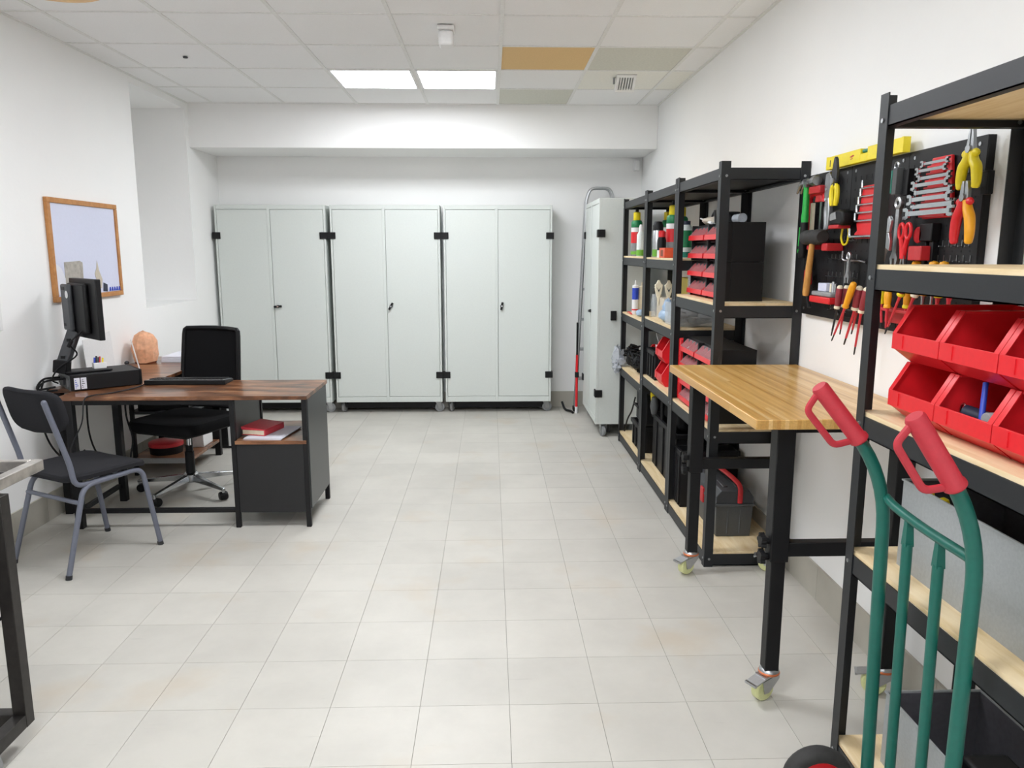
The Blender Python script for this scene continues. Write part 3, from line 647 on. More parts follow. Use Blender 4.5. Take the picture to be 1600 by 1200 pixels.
# unit 2, third level
one('red_tool_case', MB().box(1.20, 1.39, 4.40, 5.10, .678, 1.0), 'red', 'large red case standing behind the black bin', 'case', bev=.012)
def crate(label, x0, x1, y0, y1, z0, z1, m='blk2'):
    t = thing('black_crate', label, 'crate', ((x0+x1)/2, (y0+y1)/2, z0)); g = .006; k = .012
    mb = MB().box(x0+k, x1-k, y0+k, y1-k, z0, z0+.006)
    mb.box(x0+k, x0+k+g, y0+k, y1-k, z0, z1).box(x1-k-g, x1-k, y0+k, y1-k, z0, z1).box(x0+k+g, x1-k-g, y0+k, y0+k+g, z0, z1).box(x0+k+g, x1-k-g, y1-k-g, y1-k, z0, z1)
    obj('tub', mb, m, t)
    rm = MB().box(x0, x0+k, y0, y1, z1-.03, z1).box(x1-k, x1, y0, y1, z1-.03, z1).box(x0+k, x1-k, y0, y0+k, z1-.03, z1).box(x0+k, x1-k, y1-k, y1, z1-.03, z1)
    obj('rim', rm, m, t, .004)
    for q in (.22, .5, .78):
        yy = y0+(y1-y0)*q; obj('rib', MB().box(x0+.002, x0+k, yy-.012, yy+.012, z0+.01, z1-.03), m, t, .002)
    for q in (.3, .7):
        xx = x0+(x1-x0)*q; obj('rib', MB().box(xx-.012, xx+.012, y0+.002, y0+k, z0+.01, z1-.03), m, t, .002)
    return t
crate('black plastic bin holding papers on the middle unit', 1.04, 1.19, 4.83, 5.10, .678, .865)
one('leaflet', MB().add([(1.10, 4.86, .70), (1.10, 4.94, .70), (1.07, 4.93, .90), (1.07, 4.86, .905), (1.104, 4.86, .70), (1.104, 4.94, .70), (1.073, 4.93, .90), (1.073, 4.86, .905)], [(0, 1, 2, 3), (7, 6, 5, 4), (0, 4, 5, 1), (1, 5, 6, 2), (2, 6, 7, 3), (3, 7, 4, 0)]), 'paper', 'white leaflet sticking out of the black bin', 'paper')
one('paper_strip', MB().tube(spline([(1.11, 4.97, .70), (1.10, 4.96, .88), (1.085, 4.99, .97)]), .006, 6, sx=.25), 'white', 'curled white paper strip in the black bin', 'paper')
bin_box('storage_bin', 'red bin on the middle unit, bottom of its stack of two', 1.045, 4.60, .678, .20, .14, .14, 'red bins on the far units')
bin_box('storage_bin', 'red bin on the middle unit, top of its stack of two', 1.045, 4.60, .824, .20, .14, .14, 'red bins on the far units')
# bottom levels
crate('tall black crate on the bottom of the middle unit', 1.085, 1.38, 4.39, 5.06, .082, .43)
t = thing('tool_bag', 'black tool bag with carry frame on the tall black crate', 'bag', (1.2, 4.72, .43))
obj('body', MB().prism(rrect(1.13, 1.36, 4.45, 4.95, .05), .432, .56), 'blkfab', t, .02)
obj('carry_frame', MB().tube(fillet([(1.10, 4.50, .435), (1.10, 4.50, .60), (1.10, 4.80, .60), (1.10, 4.80, .435)], .03), .012), 'blk2', t)
one('yellow_tool', MB().tube(spline([(1.10, 5.06, .50), (1.09, 5.03, .57), (1.10, 4.93, .592), (1.13, 4.82, .585)]), .02, 10), 'yellow', 'curved yellow tool handle above the tall black crate', 'tool')
one('grey_drill_bit', MB().lathe([(0, 0), (.018, .01), (.028, .06), (.02, .12), (0, .13)], (1.075, 4.93, .432), 12), 'toolgrey', 'dark grey pointed tool standing by the carry frame', 'tool')
crate('small black bin on the bottom of the far unit', 1.05, 1.25, 5.26, 5.62, .083, .27)
t = thing('tool_case', 'black hard tool case on the bottom of the far unit', 'case', (1.2, 5.45, .27))
obj('shell', MB().box(1.08, 1.30, 5.26, 5.58, .272, .50), 'blk2', t, .02); obj('handle', MB().tube(fillet([(1.075, 5.34, .39), (1.05, 5.34, .40), (1.05, 5.50, .40), (1.075, 5.50, .39)], .02), .009), 'blk', t); obj('latch', MB().box(1.07, 1.082, 5.30, 5.33, .42, .46), 'steel', t)
t = thing('white_sack', 'crumpled white bag behind the tool case', 'bag', (1.15, 5.68, .083)); obj('sack', MB().ball((1.16, 5.70, .235), (.055, .055, .15), 12, 8, .12, 21), 'paper', t)
one('black_cable', MB().tube(spline([(1.06, 5.93, .09), (1.07, 5.86, .2), (1.09, 5.80, .28), (1.10, 5.72, .40)]), .006, 6), 'blk', 'black cord hanging at the far end of the bottom shelf', 'cord')
# unit 3 bottom: toolbox and black box
t = thing('toolbox', 'grey plastic toolbox with red handle on the bottom shelf', 'toolbox', (1.215, 3.88, .075))
bx0, bx1, by0, by1 = 1.125, 1.315, 3.66, 4.10
def taper(x0, x1, y0, y1, z0, z1, k): return MB().hexa([(x0+k, y0+k, z0), (x1-k, y0+k, z0), (x1-k, y1-k, z0), (x0+k, y1-k, z0), (x0, y0, z1), (x1, y0, z1), (x1, y1, z1), (x0, y1, z1)])
bd = taper(bx0, bx1, by0, by1, .076, .245, .008)
for q in (.33, .66): bd.box(bx0+(bx1-bx0)*q-.004, bx0+(bx1-bx0)*q+.004, by0+.001, by0+.01, .09, .24)
obj('body', bd, 'toolgrey', t, .006)
obj('rim', MB().box(bx0-.006, bx1+.006, by0-.006, by1+.006, .236, .25), 'toolgrey', t, .003)
lid = MB().prism([(bx0, .25), (bx1, .25), (bx1, .285), (bx1-.025, .318), (bx0+.025, .318), (bx0, .285)], by0, by1, 'xz')
lid.box(bx0+.05, bx0+.075, by0+.06, by1-.06, .317, .324).box(bx1-.075, bx1-.05, by0+.06, by1-.06, .317, .324)
obj('lid', lid, 'toolgrey2', t, .006)
obj('handle', MB().tube(fillet([(1.245, by0-.004, .255), (1.245, by0-.004, .345), (1.215, by0+.06, .375), (1.195, by1-.06, .375), (1.195, by1+.003, .345), (1.195, by1+.003, .26)], .03), .013, 8, sx=1, sz=.8), 'redtrim', t, label='red carry handle')
obj('latch', MB().box(bx0-.012, bx0-.001, 3.86, 3.91, .19, .27), 'redtrim', t, .003, label='red latch')
crate('low black crate behind the grey toolbox', 1.05, 1.39, 4.115, 4.268, .075, .40)
# ================================================================ front shelving unit contents
bg_ = 'red stacking bins on the nearest shelving unit'
pos = ['far left', 'middle', 'right-hand']
for r, (z, x) in enumerate(((1.064, 1.055), (1.2135, 1.053))):
    for k in range(3):
        y0 = 1.975-.2135*(k+1)
        bin_box('stacking_bin', '%s red bin of the %s row on the nearest shelf%s' % (pos[k], ('lower', 'upper')[r], ', holding loose parts' if r == 0 and k == 1 else (', empty' if k == 0 else '')), x, y0, z, .2115, .31, .146, bg_)
# loose parts in the lower middle bin
t = thing('black_tube', 'black tube with bright ring end in the red bin', 'tube', (1.12, 1.72, 1.09))
p, q = (1.104, 1.722, 1.130), (1.144, 1.64, 1.116)
obj('tube', MB().cyl(p, q, .018), 'navy', t); obj('ring', MB().tube([(1.102, 1.726+.010*math.sin(a), 1.130+.019*math.cos(a)) for a in [k*PI/8 for k in range(16)]], .003, 6, True), 'chrome', t)
one('blue_pen', MB().cyl((1.09, 1.640, 1.105), (1.115, 1.675, 1.207), .0065, .006, 10), 'blue', 'blue rod leaning in the red bin of loose parts', 'rod')
for k, (x, y, z) in enumerate(((1.10, 1.612, 1.136), (1.15, 1.60, 1.142), (1.10, 1.578, 1.138))):
    one('chrome_socket', MB().lathe([(0, -.02), (.0145, -.02), (.016, -.016), (.016, .016), (.0145, .02), (.009, .02), (.009, 0), (0, 0)], (x, y, z), 16, 'x'), 'galv', 'bright metal socket piece in the red bin of loose parts, %s one' % ['nearest', 'far', 'middle'][k], 'socket', 'metal sockets in the red bin')
one('loose_parts', MB().ball((1.16, 1.655, 1.092), (.05, .07, .018), 14, 7, .12, 9), 'navy', 'dark jumble of parts at the bottom of the middle red bin', 'parts')
one('dark_fitting', MB().ball((1.14, 1.41, 1.112), (.045, .04, .022), 10, 6, .25, 4), 'dk', 'dark metal fitting in the right-hand lower red bin', 'fitting')
# galvanised boxes
def tin(label, x0, x1, y0, y1, z0, z1):
    t = thing('sheet_metal_box', label, 'box', ((x0+x1)/2, (y0+y1)/2, z0), 0, 'galvanised sheet metal boxes'); g = .0025
    obj('shell', MB().box(x0, x0+g, y0, y1, z0, z1).box(x1-g, x1, y0, y1, z0, z1).box(x0+g, x1-g, y0, y0+g, z0, z1).box(x0+g, x1-g, y1-g, y1, z0, z1).box(x0+g, x1-g, y0+g, y1-g, z0, z0+g), 'galv', t)
    i = g+.0012
    obj('lining', MB().box(x0+g, x0+i, y0+g, y1-g, z0+g, z1-.004).box(x1-i, x1-g, y0+g, y1-g, z0+g, z1-.004).box(x0+i, x1-i, y0+g, y0+i, z0+g, z1-.004).box(x0+i, x1-i, y1-i, y1-g, z0+g, z1-.004), 'galvin', t)
    lip = MB().box(x0-.004, x0+.001, y0-.003, y1+.003, z1-.003, z1+.001).box(x1-.001, x1+.004, y0-.003, y1+.003, z1-.003, z1+.001).box(x0+.001, x1-.001, y1-.001, y1+.004, z1-.003, z1+.001).box(x0+.001, x1-.001, y0-.004, y0+.001, z1-.003, z1+.001)
    obj('folded_edge', lip, 'galv', t)
    return t
tin('grey sheet metal box behind the hand truck, upper of the two', 1.10, 1.385, 1.27, 1.945, .662, .90)
tin('grey sheet metal box on the bottom board, lower of the two', 1.105, 1.375, 1.26, 1.945, .066, .282)
t = thing('yellow_tool', 'two rounded yellow tool ends poking out of the upper metal box', 'tool', (1.14, 1.86, .67))
obj('handle_end', MB().lathe([(0, 0), (.016, 0), (.017, .20), (.012, .217), (0, .222)], (1.13, 1.875, .668), 14), 'yellow', t); obj('handle_end', MB().lathe([(0, 0), (.015, 0), (.016, .20), (.012, .212), (0, .218)], (1.145, 1.835, .668), 14), 'yellow', t)
t = thing('hand_saw', 'dark saw standing in the upper metal box', 'saw', (1.2, 1.5, .67))
obj('blade', MB().prism([(1.40, .67), (1.55, .67), (1.56, .88), (1.48, .93)], 1.195, 1.198, 'yz'), 'dk', t); obj('grip', MB().prism(rrect(1.37, 1.47, .80, .88, .03), 1.185, 1.208, 'yz'), 'blk', t, .004)
t = thing('tool_roll', 'black and red tool lying in the lower metal box', 'tool', (1.2, 1.6, .07))
obj('red_body', MB().box(1.20, 1.30, 1.38, 1.62, .19, .245), 'redtrim', t, .01); obj('black_end', MB().box(1.18, 1.30, 1.62, 1.72, .18, .25), 'blk', t, .012); obj('filler', MB().box(1.15, 1.33, 1.35, 1.75, .0695, .185), 'blk2', t, .01)

# ================================================================ bamboo workbench on castors
t = thing('workbench', 'bamboo-topped workbench with black adjustable legs on castors', 'workbench', (1.12, 2.88, 0))
obj('top', MB().box(.82, 1.408, 2.297, 3.462, .953, .985), 'bamboo', t, .003)
fr = MB()
for x in (.915, 1.335): fr.box(x-.015, x+.015, 2.43, 3.33, .925, .953)
for y in (2.365, 3.395): fr.box(.97, 1.30, y-.012, y+.012, .93, .953)
obj('apron', fr, 'blk2', t)
gwheel = MB().lathe([(0, -.016), (.036, -.016), (.04, -.012), (.04, .012), (.036, .016), (0, .016)], (-.028, 0, .04), 22, 'y')
ghub = MB().lathe([(0, -.018), (.012, -.018), (.012, .018), (0, .018)], (-.028, 0, .04), 12, 'y')
gfork = MB()
for s in (-1, 1): gfork.prism([(-.05, .075), (.028, .088), (.028, .07), (-.018, .03), (-.04, .03)], s*.021-.0015, s*.021+.0015, 'xz')
gfork.box(-.04, .03, -.0225, .0225, .084, .089).lathe([(0, .0982), (.034, .0982), (.033, .103), (.027, .108), (0, .108)], (0, 0, 0), 18).bar((-.03, 0, .085), (-.085, 0, .07), .046, .004).bar((-.085, -.023, .07), (-.085, .023, .07), .008, .008)
gring = MB().lathe([(0, .0895), (.034, .0895), (.036, .092), (.036, .096), (.034, .098), (0, .098)], (0, 0, 0), 20)
gw = meshdata('castor_wheel', gwheel, 'wheelgreen'); gh = meshdata('castor_hub', ghub, 'steel'); gf = meshdata('castor_fork', gfork, 'alu'); gr = meshdata('castor_ring', gring, 'copper')
def knob(p, d):
    k = MB(); p = Vector(p); d = Vector(d)
    k.cyl(p, p+d*.012, .012, n=10)
    q = p+d*.012; k.cyl(q, q+d*.016, .022, .020, 14)
    for i in range(5):
        a = 2*PI*i/5
        off = Vector((0, math.cos(a)*.02, math.sin(a)*.02)); k.cyl(q+off, q+off+d*.016, .008, .007, 8)
    return k
for (x, sx) in ((.94, -1), (1.335, 1)):
    for y in (2.38, 3.41):
        leg = obj('leg', MB().box(x-.03, x+.03, y-.03, y+.03, .495, .953), 'blk2', t, .003)
        obj('inner_leg', MB().box(x-.024, x+.024, y-.024, y+.024, .105, .4945), 'blk2', leg, .003)
        hs = MB()
        for k in range(6): hs.cyl((x-.0243, y, .16+k*.055), (x-.0235, y, .16+k*.055), .005, n=8)
        for k in range(3): hs.cyl((x-.0303, y, .63+k*.11), (x-.0295, y, .63+k*.11), .005, n=8)
        s_ = obj('peg_holes', hs, 'blk', leg); s_['kind'] = 'stuff'
        for z in (.505, .56): obj('knob', knob((x+sx*.03, y, z), (sx, 0, 0)), 'blk', leg)
        rz = .5 if sx < 0 else -.4
        f = inst('castor', gf, t, (x, y, 0), rz)
        for nm, me in (('castor_wheel', gw), ('castor_hub', gh), ('castor_ring', gr)): inst(nm, me, f, (x, y, 0), rz)
for y in (2.38, 3.41): obj('cross_rail', MB().box(.97, 1.305, y-.02, y+.02, .51, .558), 'blk2', t, .003)

# ================================================================ green hand truck
t = thing('hand_truck', 'green steel hand truck with red hand grips in the foreground', 'hand truck', (.94, 1.58, 0))
for s, y, tip, bx in ((0, 1.76, (.772, 1.186), .970), (1, 1.40, (.800, 1.192), .948)):
    tx, tz = tip; cxx = .951; 
    d = Vector((tx-cxx, 0, tz-.968)).normalized(); tip_v = Vector((tx, y, tz))
    path = fillet([(bx, y, .05), (.951, y, .968), tuple(tip_v-d*.01)], .14, 8)
    fr = obj('side_tube', MB().tube(path, .0155, 14), 'green', t)
    g0 = tip_v-d*.168
    grip = obj('hand_grip', MB().tube([g0-d*.004, g0, g0+d*.008, g0+d*.012, tip_v-d*.006, tip_v], [.02, .0235, .0235, .0205, .0205, .017], 16), 'redgrip', fr)
    n = Vector((-d.z, 0, d.x)) if True else 0
    n = Vector((d.z, 0, -d.x)); n = n if n.x < 0 else -n
    a = tip_v-d*.008; b = g0+d*.004
    yo = Vector((0, .012, 0))
    gp = fillet([a, a+n*.056-d*.020, b+n*.056+d*.024, b-d*.002], .014, 4)
    obj('knuckle_guard', MB().tube(gp, .0065, 8, sx=1.3), 'redgrip', fr)
obj('crossbar', MB().tube(spline([(.951, 1.752, .915), (.951, 1.70, .905), (.951, 1.58, .898), (.95, 1.408, .898)]), .011, 12), 'green', t)
for y in (1.645, 1.522):
    bb = MB().tube([(.962, y, .12), (.952, y, .84)], .0118, 12); bb.hexa([(.942, y-.010, .835), (.962, y-.010, .835), (.962, y+.010, .835), (.942, y+.010, .835), (.944, y-.006, .9), (.958, y-.006, .9), (.958, y+.006, .9), (.944, y+.006, .9)])
    obj('inner_tube', bb, 'green', t)
obj('lower_crossbar', MB().cyl((.966, 1.75, .12), (.957, 1.41, .12), .012), 'green', t)
obj('toe_plate', MB().box(.985, 1.005, 1.40, 1.76, .004, .10), 'green', t, .003)
obj('axle', MB().cyl((.875, 1.30, .095), (.875, 1.865, .095), .009), 'steel', t)
for y in (1.72, 1.44): obj('axle_bracket', MB().prism([(.865, .08), (.985, .06), (.975, .2), (.885, .115)], y-.003, y+.003, 'xz'), 'green', t)
for y in (1.835, 1.33):
    w_ = obj('wheel', MB().lathe([(.066, -.024), (.080, -.026), (.090, -.02), (.095, -.008), (.095, .008), (.090, .02), (.080, .026), (.066, .024)], (.875, y, .095), 32, 'y', True), 'rubber', t)
    obj('rim', MB().lathe([(0, -.02), (.03, -.02), (.034, -.014), (.06, -.014), (.067, -.022), (.067, .022), (.06, .014), (.034, .014), (.03, .02), (0, .02)], (.875, y, .095), 24, 'y'), 'red', w_)

# ================================================================ worn cart at the left edge
t = thing('tool_cart', 'worn black steel cart with chipped bright rim at left edge', 'cart', (-1.7, 1.85, 0))
obj('tray', MB().box(-1.98, -1.455, 1.25, 2.385, .80, .812), 'cart', t)
rm = MB()
obj('rim_bar', MB().box(-1.452, -1.42, 1.25, 2.40, .815, .85), 'chipped', t, .003, label='chipped bright rim')
obj('rim_bar', MB().box(-2.015, -1.98, 1.25, 2.40, .80, .85), 'chipped', t, .003)
obj('rim_bar', MB().box(-1.98, -1.455, 2.375, 2.40, .815, .85), 'chipped', t, .003)
obj('rim_bar', MB().box(-1.98, -1.455, 1.25, 1.275, .815, .85), 'chipped', t, .003)
for x in (-1.435, -2.0):
    for y in (2.185, 1.32): obj('post', MB().box(x-.02, x+.02, y-.02, y+.02, .07, .80), 'cart', t, .002)
for x in (-1.435, -2.0): obj('base_rail', MB().box(x-.0195, x+.0195, 1.25, 2.164, .0705, .112), 'cart', t, .002)
for y in (2.185, 1.32): obj('base_rail', MB().box(-1.98, -1.455, y-.02, y+.02, .07, .112), 'cart', t, .002)
obj('middle_shelf', MB().box(-1.98, -1.455, 1.34, 2.17, .42, .43), 'cart', t)
for x in (-1.435, -2.0):
    for y in (2.02, 1.36):
        f = obj('castor', MB().box(x-.016, x+.016, y-.02, y+.02, .052, .07), 'steel', t); obj('castor_wheel', MB().lathe([(0, -.014), (.03, -.014), (.033, -.008), (.033, .008), (.03, .014), (0, .014)], (x, y, .033), 18, 'x'), 'grey', f)
# ================================================================ L-shaped desk
t = thing('desk', 'L-shaped desk with rustic brown top and black frame by the left wall', 'desk', (-1.7, 4.6, 0))
obj('desktop', MB().prism([(-2.30, 4.06), (-.985, 4.06), (-.985, 4.585), (-2.0, 4.585), (-2.0, 5.66), (-2.475, 5.66), (-2.475, 4.30), (-2.30, 4.30)], .715, .737), 'rustic', t, .002)
for x, y in ((-2.25, 4.085), (-2.44, 4.335), (-2.235, 4.56), (-2.03, 5.62), (-2.44, 5.62), (-2.03, 5.0)):
    if (x, y) == (-2.03, 5.0): continue
    obj('leg', MB().box(x-.02, x+.02, y-.02, y+.02, 0, .714), 'blk2', t, .002)
for x, y in ((-1.39, 4.08), (-1.005, 4.08), (-1.39, 4.565), (-1.005, 4.565)):
    obj('leg', MB().box(x-.013, x+.013, y-.013, y+.013, 0, .714), 'blk2', t, .002)
fr = MB().box(-2.23, -1.403, 4.072, 4.10, .69, .714).box(-2.215, -1.403, 4.55, 4.572, .69, .714).box(-2.046, -2.014, 4.60, 5.60, .69, .714)
obj('top_frame', fr, 'blk2', t)
obj('foot_rail', MB().box(-2.23, -1.403, 4.074, 4.098, .085, .11), 'blk2', t, .002)
obj('foot_rail', MB().box(-2.262, -2.238, 4.105, 4.54, .085, .11), 'blk2', t, .002)
obj('foot_rail', MB().box(-2.452, -2.428, 4.355, 5.60, .085, .11), 'blk2', t, .002)
obj('side_panel', MB().box(-.998, -.988, 4.09, 4.555, .10, .713), 'deskside', t, .001)
obj('side_panel', MB().box(-1.393, -1.383, 4.09, 4.555, .10, .713), 'deskside', t, .001)
obj('front_panel', MB().box(-1.377, -1.018, 4.072, 4.084, .085, .47), 'deskfront', t, .001)
obj('shelf_board', MB().box(-1.382, -.999, 4.066, 4.57, .47, .49), 'rustic', t, .001)
obj('back_panel', MB().box(-1.377, -1.018, 4.56, 4.57, .10, .469), 'deskside', t)
obj('bottom_board', MB().box(-1.377, -1.018, 4.086, 4.558, .085, .10), 'deskside', t)
obj('lower_shelf', MB().box(-2.42, -2.015, 5.08, 5.60, .105, .125), 'rustic', t, .001)
obj('upper_shelf', MB().box(-2.42, -2.015, 5.10, 5.60, .42, .438), 'deskside', t)
obj('lower_shelf_rail', MB().box(-2.42, -2.015, 5.066, 5.0795, .09, .1255), 'alu', t)
for x in (-2.4, -2.03): obj('shelf_upright', MB().box(x-.012, x+.012, 5.085, 5.109, 0, .714), 'blk2', t, .001)

# on and under the return
t = thing('salt_lamp', 'orange salt rock lamp on the far end of the desk', 'lamp', (-2.385, 5.33, .737))
rg = random.Random(5)
prof = [(.0, .012), (.074, .012), (.085, .05), (.088, .10), (.080, .15), (.062, .19), (.04, .212), (.0, .222)]
rings = []
for r_, h_ in prof:
    rings.append([(-2.385+r_*math.cos(2*PI*k/11)*(1+rg.uniform(-.09, .06)), 5.33+r_*math.sin(2*PI*k/11)*(1+rg.uniform(-.09, .06)), .737+h_+rg.uniform(-.006, .006)) for k in range(11)])
obj('rock', MB().ring(rings), 'salt', t, 0, 20)
obj('base', MB().lathe([(0, 0), (.066, 0), (.068, .004), (.068, .014), (0, .014)], (-2.385, 5.33, .737), 20), 'brown', t)
one('lamp_cable', MB().tube(spline([(-2.465, 5.24, .741), (-2.45, 5.12, .7415), (-2.44, 5.02, .7415)]), .004, 6), 'white', 'short white cable on the desk beside the salt lamp', 'cable')
one('cable_switch', MB().ball((-2.45, 5.19, .757), (.014, .022, .014), 10, 6), 'dk', 'small dark switch on the lamp cable by the wall', 'switch')
t = thing('paper_pile', 'pile of white sheets at the far end of the desk', 'paper', (-2.24, 5.47, .737))
for k in range(4): obj('sheet', MB().box(-2.285, -2.04, 5.34+.004*k, 5.62+.003*k, .7372+k*.010, .7372+k*.010+.009).xf(Matrix.Identity(4)), 'paper', t, .001)
one('display_board', MB().hexa([(-2.44, 4.66, .7375), (-2.434, 4.66, .7375), (-2.434, 5.0, .7375), (-2.44, 5.0, .7375), (-2.455, 4.66, .97), (-2.449, 4.66, .97), (-2.449, 5.0, .99), (-2.455, 5.0, .99)]), 'white', 'white standing board behind the computer on the desk', 'board')
one('clear_sheet', MB().bar((-2.31, 5.06, .738), (-2.35, 5.06, .93), .004, .006), 'white', 'thin white upright strip beside the salt lamp', 'strip')
t = thing('biscuit_tin', 'black round tin with red lid on the low desk shelf', 'tin', (-2.25, 5.235, .1255))
obj('body', MB().lathe([(0, 0), (.105, 0), (.11, .06), (0, .06)], (-2.25, 5.235, .1255), 24), 'blk', t); obj('lid', MB().lathe([(.113, .052), (.113, .075), (.10, .082), (0, .083)], (-2.25, 5.235, .1255), 24), 'redtrim', t)
one('white_carton', MB().box(-2.12, -2.04, 5.36, 5.54, .1255, .27), 'white', 'small white box on the low desk shelf', 'box', bev=.003)
t = thing('floor_box', 'white and black appliance on the floor behind the desk return', 'appliance', (-2.1, 5.9, 0))
obj('white_side', MB().box(-2.02, -1.96, 5.80, 6.2, .02, .32), 'white', t, .005); obj('black_body', MB().box(-2.40, -2.02, 5.80, 6.2, .02, .34), 'blk', t, .01); obj('foot', MB().box(-2.38, -1.98, 5.82, 6.18, 0, .02), 'dk', t)
t = thing('hanging_picture', 'faded photo print on the dark box under the desk', 'print', (-2.2, 5.1, .45)); obj('sheet', MB().box(-2.18, -2.06, 5.134, 5.139, .5, .66), 'print_grey', t)
one('dark_box', MB().box(-2.38, -2.055, 5.14, 5.45, .4385, .685), 'blk', 'dark storage box on the middle shelf under the desk', 'box', bev=.004)

# ---------------------------------------------------------------- computer
A = Vector((-2.30, 4.20, .737)); u = Vector((.772, .635, 0)); v = Vector((-.635, .772, 0))
def pc(a, b, c): return A+u*a+v*b+Vector((0, 0, c))
t = thing('desktop_computer', 'black flat desktop computer under the monitor with two label stickers', 'computer', tuple(pc(.18, .13, 0)), math.atan2(.635, .772))
def obx(a0, a1, b0, b1, c0, c1): return MB().hexa([pc(a0, b0, c0), pc(a1, b0, c0), pc(a1, b1, c0), pc(a0, b1, c0), pc(a0, b0, c1), pc(a1, b0, c1), pc(a1, b1, c1), pc(a0, b1, c1)])
obj('case', obx(.004, .36, 0, .265, .004, .090), 'blk2', t, .003)
obj('front_bezel', obx(.36, .372, .0, .265, .002, .092), 'blk', t, .004)
obj('rear_plate', obx(-.001, .004, .004, .261, .008, .087), 'toolgrey', t)
obj('fan_grille', MB().cyl(pc(-.003, .045, .047), pc(.0, .045, .047), .026, n=20), 'steel', t)
obj('port_block', obx(-.012, 0, .10, .22, .03, .07), 'dk', t)
for k, a in enumerate((.022, .055)):
    s_ = obj('label_sticker', obx(a, a+.028, -.0012, .0, .012, .075), 'paper', t, label='white label sticker')
    ln = MB()
    for j in range(5): ln.join(obx(a+.004, a+.010+.003*((j*7+k) % 4), -.0016, -.0012, .020+j*.010, .0235+j*.010))
    o = obj('print_lines', ln, 'dk' if k else 'blue', s_); o['kind'] = 'stuff'
t = thing('small_carton', 'small white box with colourful pens on top of the computer', 'box', tuple(pc(.17, .13, .1025)))
obj('carton', obx(.15, .215, .10, .15, .1025, .134), 'white', t, .002)
pens = [('blue', .158, .03), ('dk', .168, .038), ('redtrim', .185, .034), ('dk', .178, .03), ('yellow', .2, .025)]
for c, a, h in pens: obj('pen', MB().cyl(pc(a, .125, .134), pc(a+.004, .13, .134+h), .005, n=8), c, t)
# ---------------------------------------------------------------- monitor
t = thing('monitor', 'black flat monitor on an arm stand seen from behind', 'monitor', tuple(pc(.10, .12, .092)))
L_, R_ = Vector((-2.375, 4.455, 0)), Vector((-2.095, 4.185, 0)); e = (R_-L_).normalized(); nb = Vector((e.y, -e.x, 0))
if nb.y > 0: nb = -nb                         # nb points to the back of the screen (towards the camera)
def mp(a, d, z): p = L_+e*a+nb*d; return (p.x, p.y, z)
def mbx(a0, a1, d0, d1, z0, z1): return MB().hexa([mp(a0, d0, z0), mp(a1, d0, z0), mp(a1, d1, z0), mp(a0, d1, z0), mp(a0, d0, z1), mp(a1, d0, z1), mp(a1, d1, z1), mp(a0, d1, z1)])
Wd = (R_-L_).length
obj('panel', mbx(0, Wd, -.018, .012, 1.022, 1.350), 'blk2', t, .004)
obj('screen', mbx(.012, Wd-.012, -.0195, -.018, 1.036, 1.336), 'dk', t)
bk = obj('back_housing', mbx(.03, Wd-.10, .012, .040, 1.05, 1.325), 'blk', t, .012)
pl = obj('mount_plate', mbx(.012, .130, .040, .066, 1.060, 1.318), 'platecol', t, .01)
obj('carry_slot', mbx(.035, .085, .065, .0675, 1.285, 1.303), 'blk', pl, .004)
c_ = mp(.108, .0655, 1.262); c2 = mp(.108, .0668, 1.262)
obj('round_sticker', MB().cyl(c_, c2, .021, n=22), 'white', pl, label='round pale sticker')
obj('lower_slot', mbx(.03, .06, .065, .0675, 1.085, 1.10), 'blk', pl)
tp = Vector((-2.325, 4.345, 1.06)); bt = Vector((-2.40, 4.315, .85))
arm = obj('stand_arm', MB().bar(bt, tp, .062, .045, (0, -1, .2)), 'platecol', t, .008)
for q in (.3, .75):
    p = bt.lerp(tp, q)+Vector((0, -.023, .004)); obj('arm_slot', MB().box(p.x-.011, p.x+.011, p.y-.004, p.y+.004, p.z-.008, p.z+.008), 'blk', arm)
obj('arm_joint', MB().bar(tp+Vector((-.005, .02, -.01)), tp+Vector((-.005, .03, .10)), .05, .03, (0, -1, 0)), 'blk', t, .006)
obj('stand_base', obx(.005, .235, .06, .2, .0925, .102), 'blk', t, .004)
obj('base_hub', MB().bar(bt+Vector((0, 0, -.022)), bt+Vector((.01, 0, .05)), .075, .06, (0, -1, 0)), 'blk', t, .006)
obj('ferrite_cable', MB().tube(spline([mp(.24, .045, 1.07), mp(.20, .10, 1.0), (-2.30, 4.30, .93), (-2.39, 4.27, .86), (-2.42, 4.25, .80), (-2.40, 4.27, .775)]), .0045, 6), 'blk', t)
p = Vector(mp(.20, .10, 1.0)); obj('ferrite_bead', MB().cyl(p+Vector((.008, 0, .015)), p+Vector((-.010, 0, -.018)), .011, n=10), 'blk', t)
# ---------------------------------------------------------------- keyboard
t = thing('keyboard', 'black and grey keyboard on the desk beside the computer', 'keyboard', (-1.765, 4.49, .737))
def taperbox(x0, x1, y0, y1, z0, za, zb): return MB().hexa([(x0, y0, z0), (x1, y0, z0), (x1, y1, z0), (x0, y1, z0), (x0, y0, za), (x1, y0, za), (x1, y1, zb), (x0, y1, zb)])
obj('body', taperbox(-1.998, -1.535, 4.415, 4.565, .7372, .765, .752), 'blk', t, .004)
obj('top_plate', MB().hexa([(-1.99, 4.42, .7648), (-1.543, 4.42, .7648), (-1.543, 4.56, .7524), (-1.99, 4.56, .7524), (-1.99, 4.42, .7668), (-1.543, 4.42, .7668), (-1.543, 4.56, .7544), (-1.99, 4.56, .7544)]), 'alu', t)
ky = MB()
for r in range(5):
    for c in range(18):
        x = -1.975+c*.0236; y = 4.440+r*.0232; z = .7655-(y-4.42)*.0886
        ky.box(x, x+.019, y, y+.018, z, z+.007)
o = obj('keys', ky, 'blk', t); o['kind'] = 'stuff'
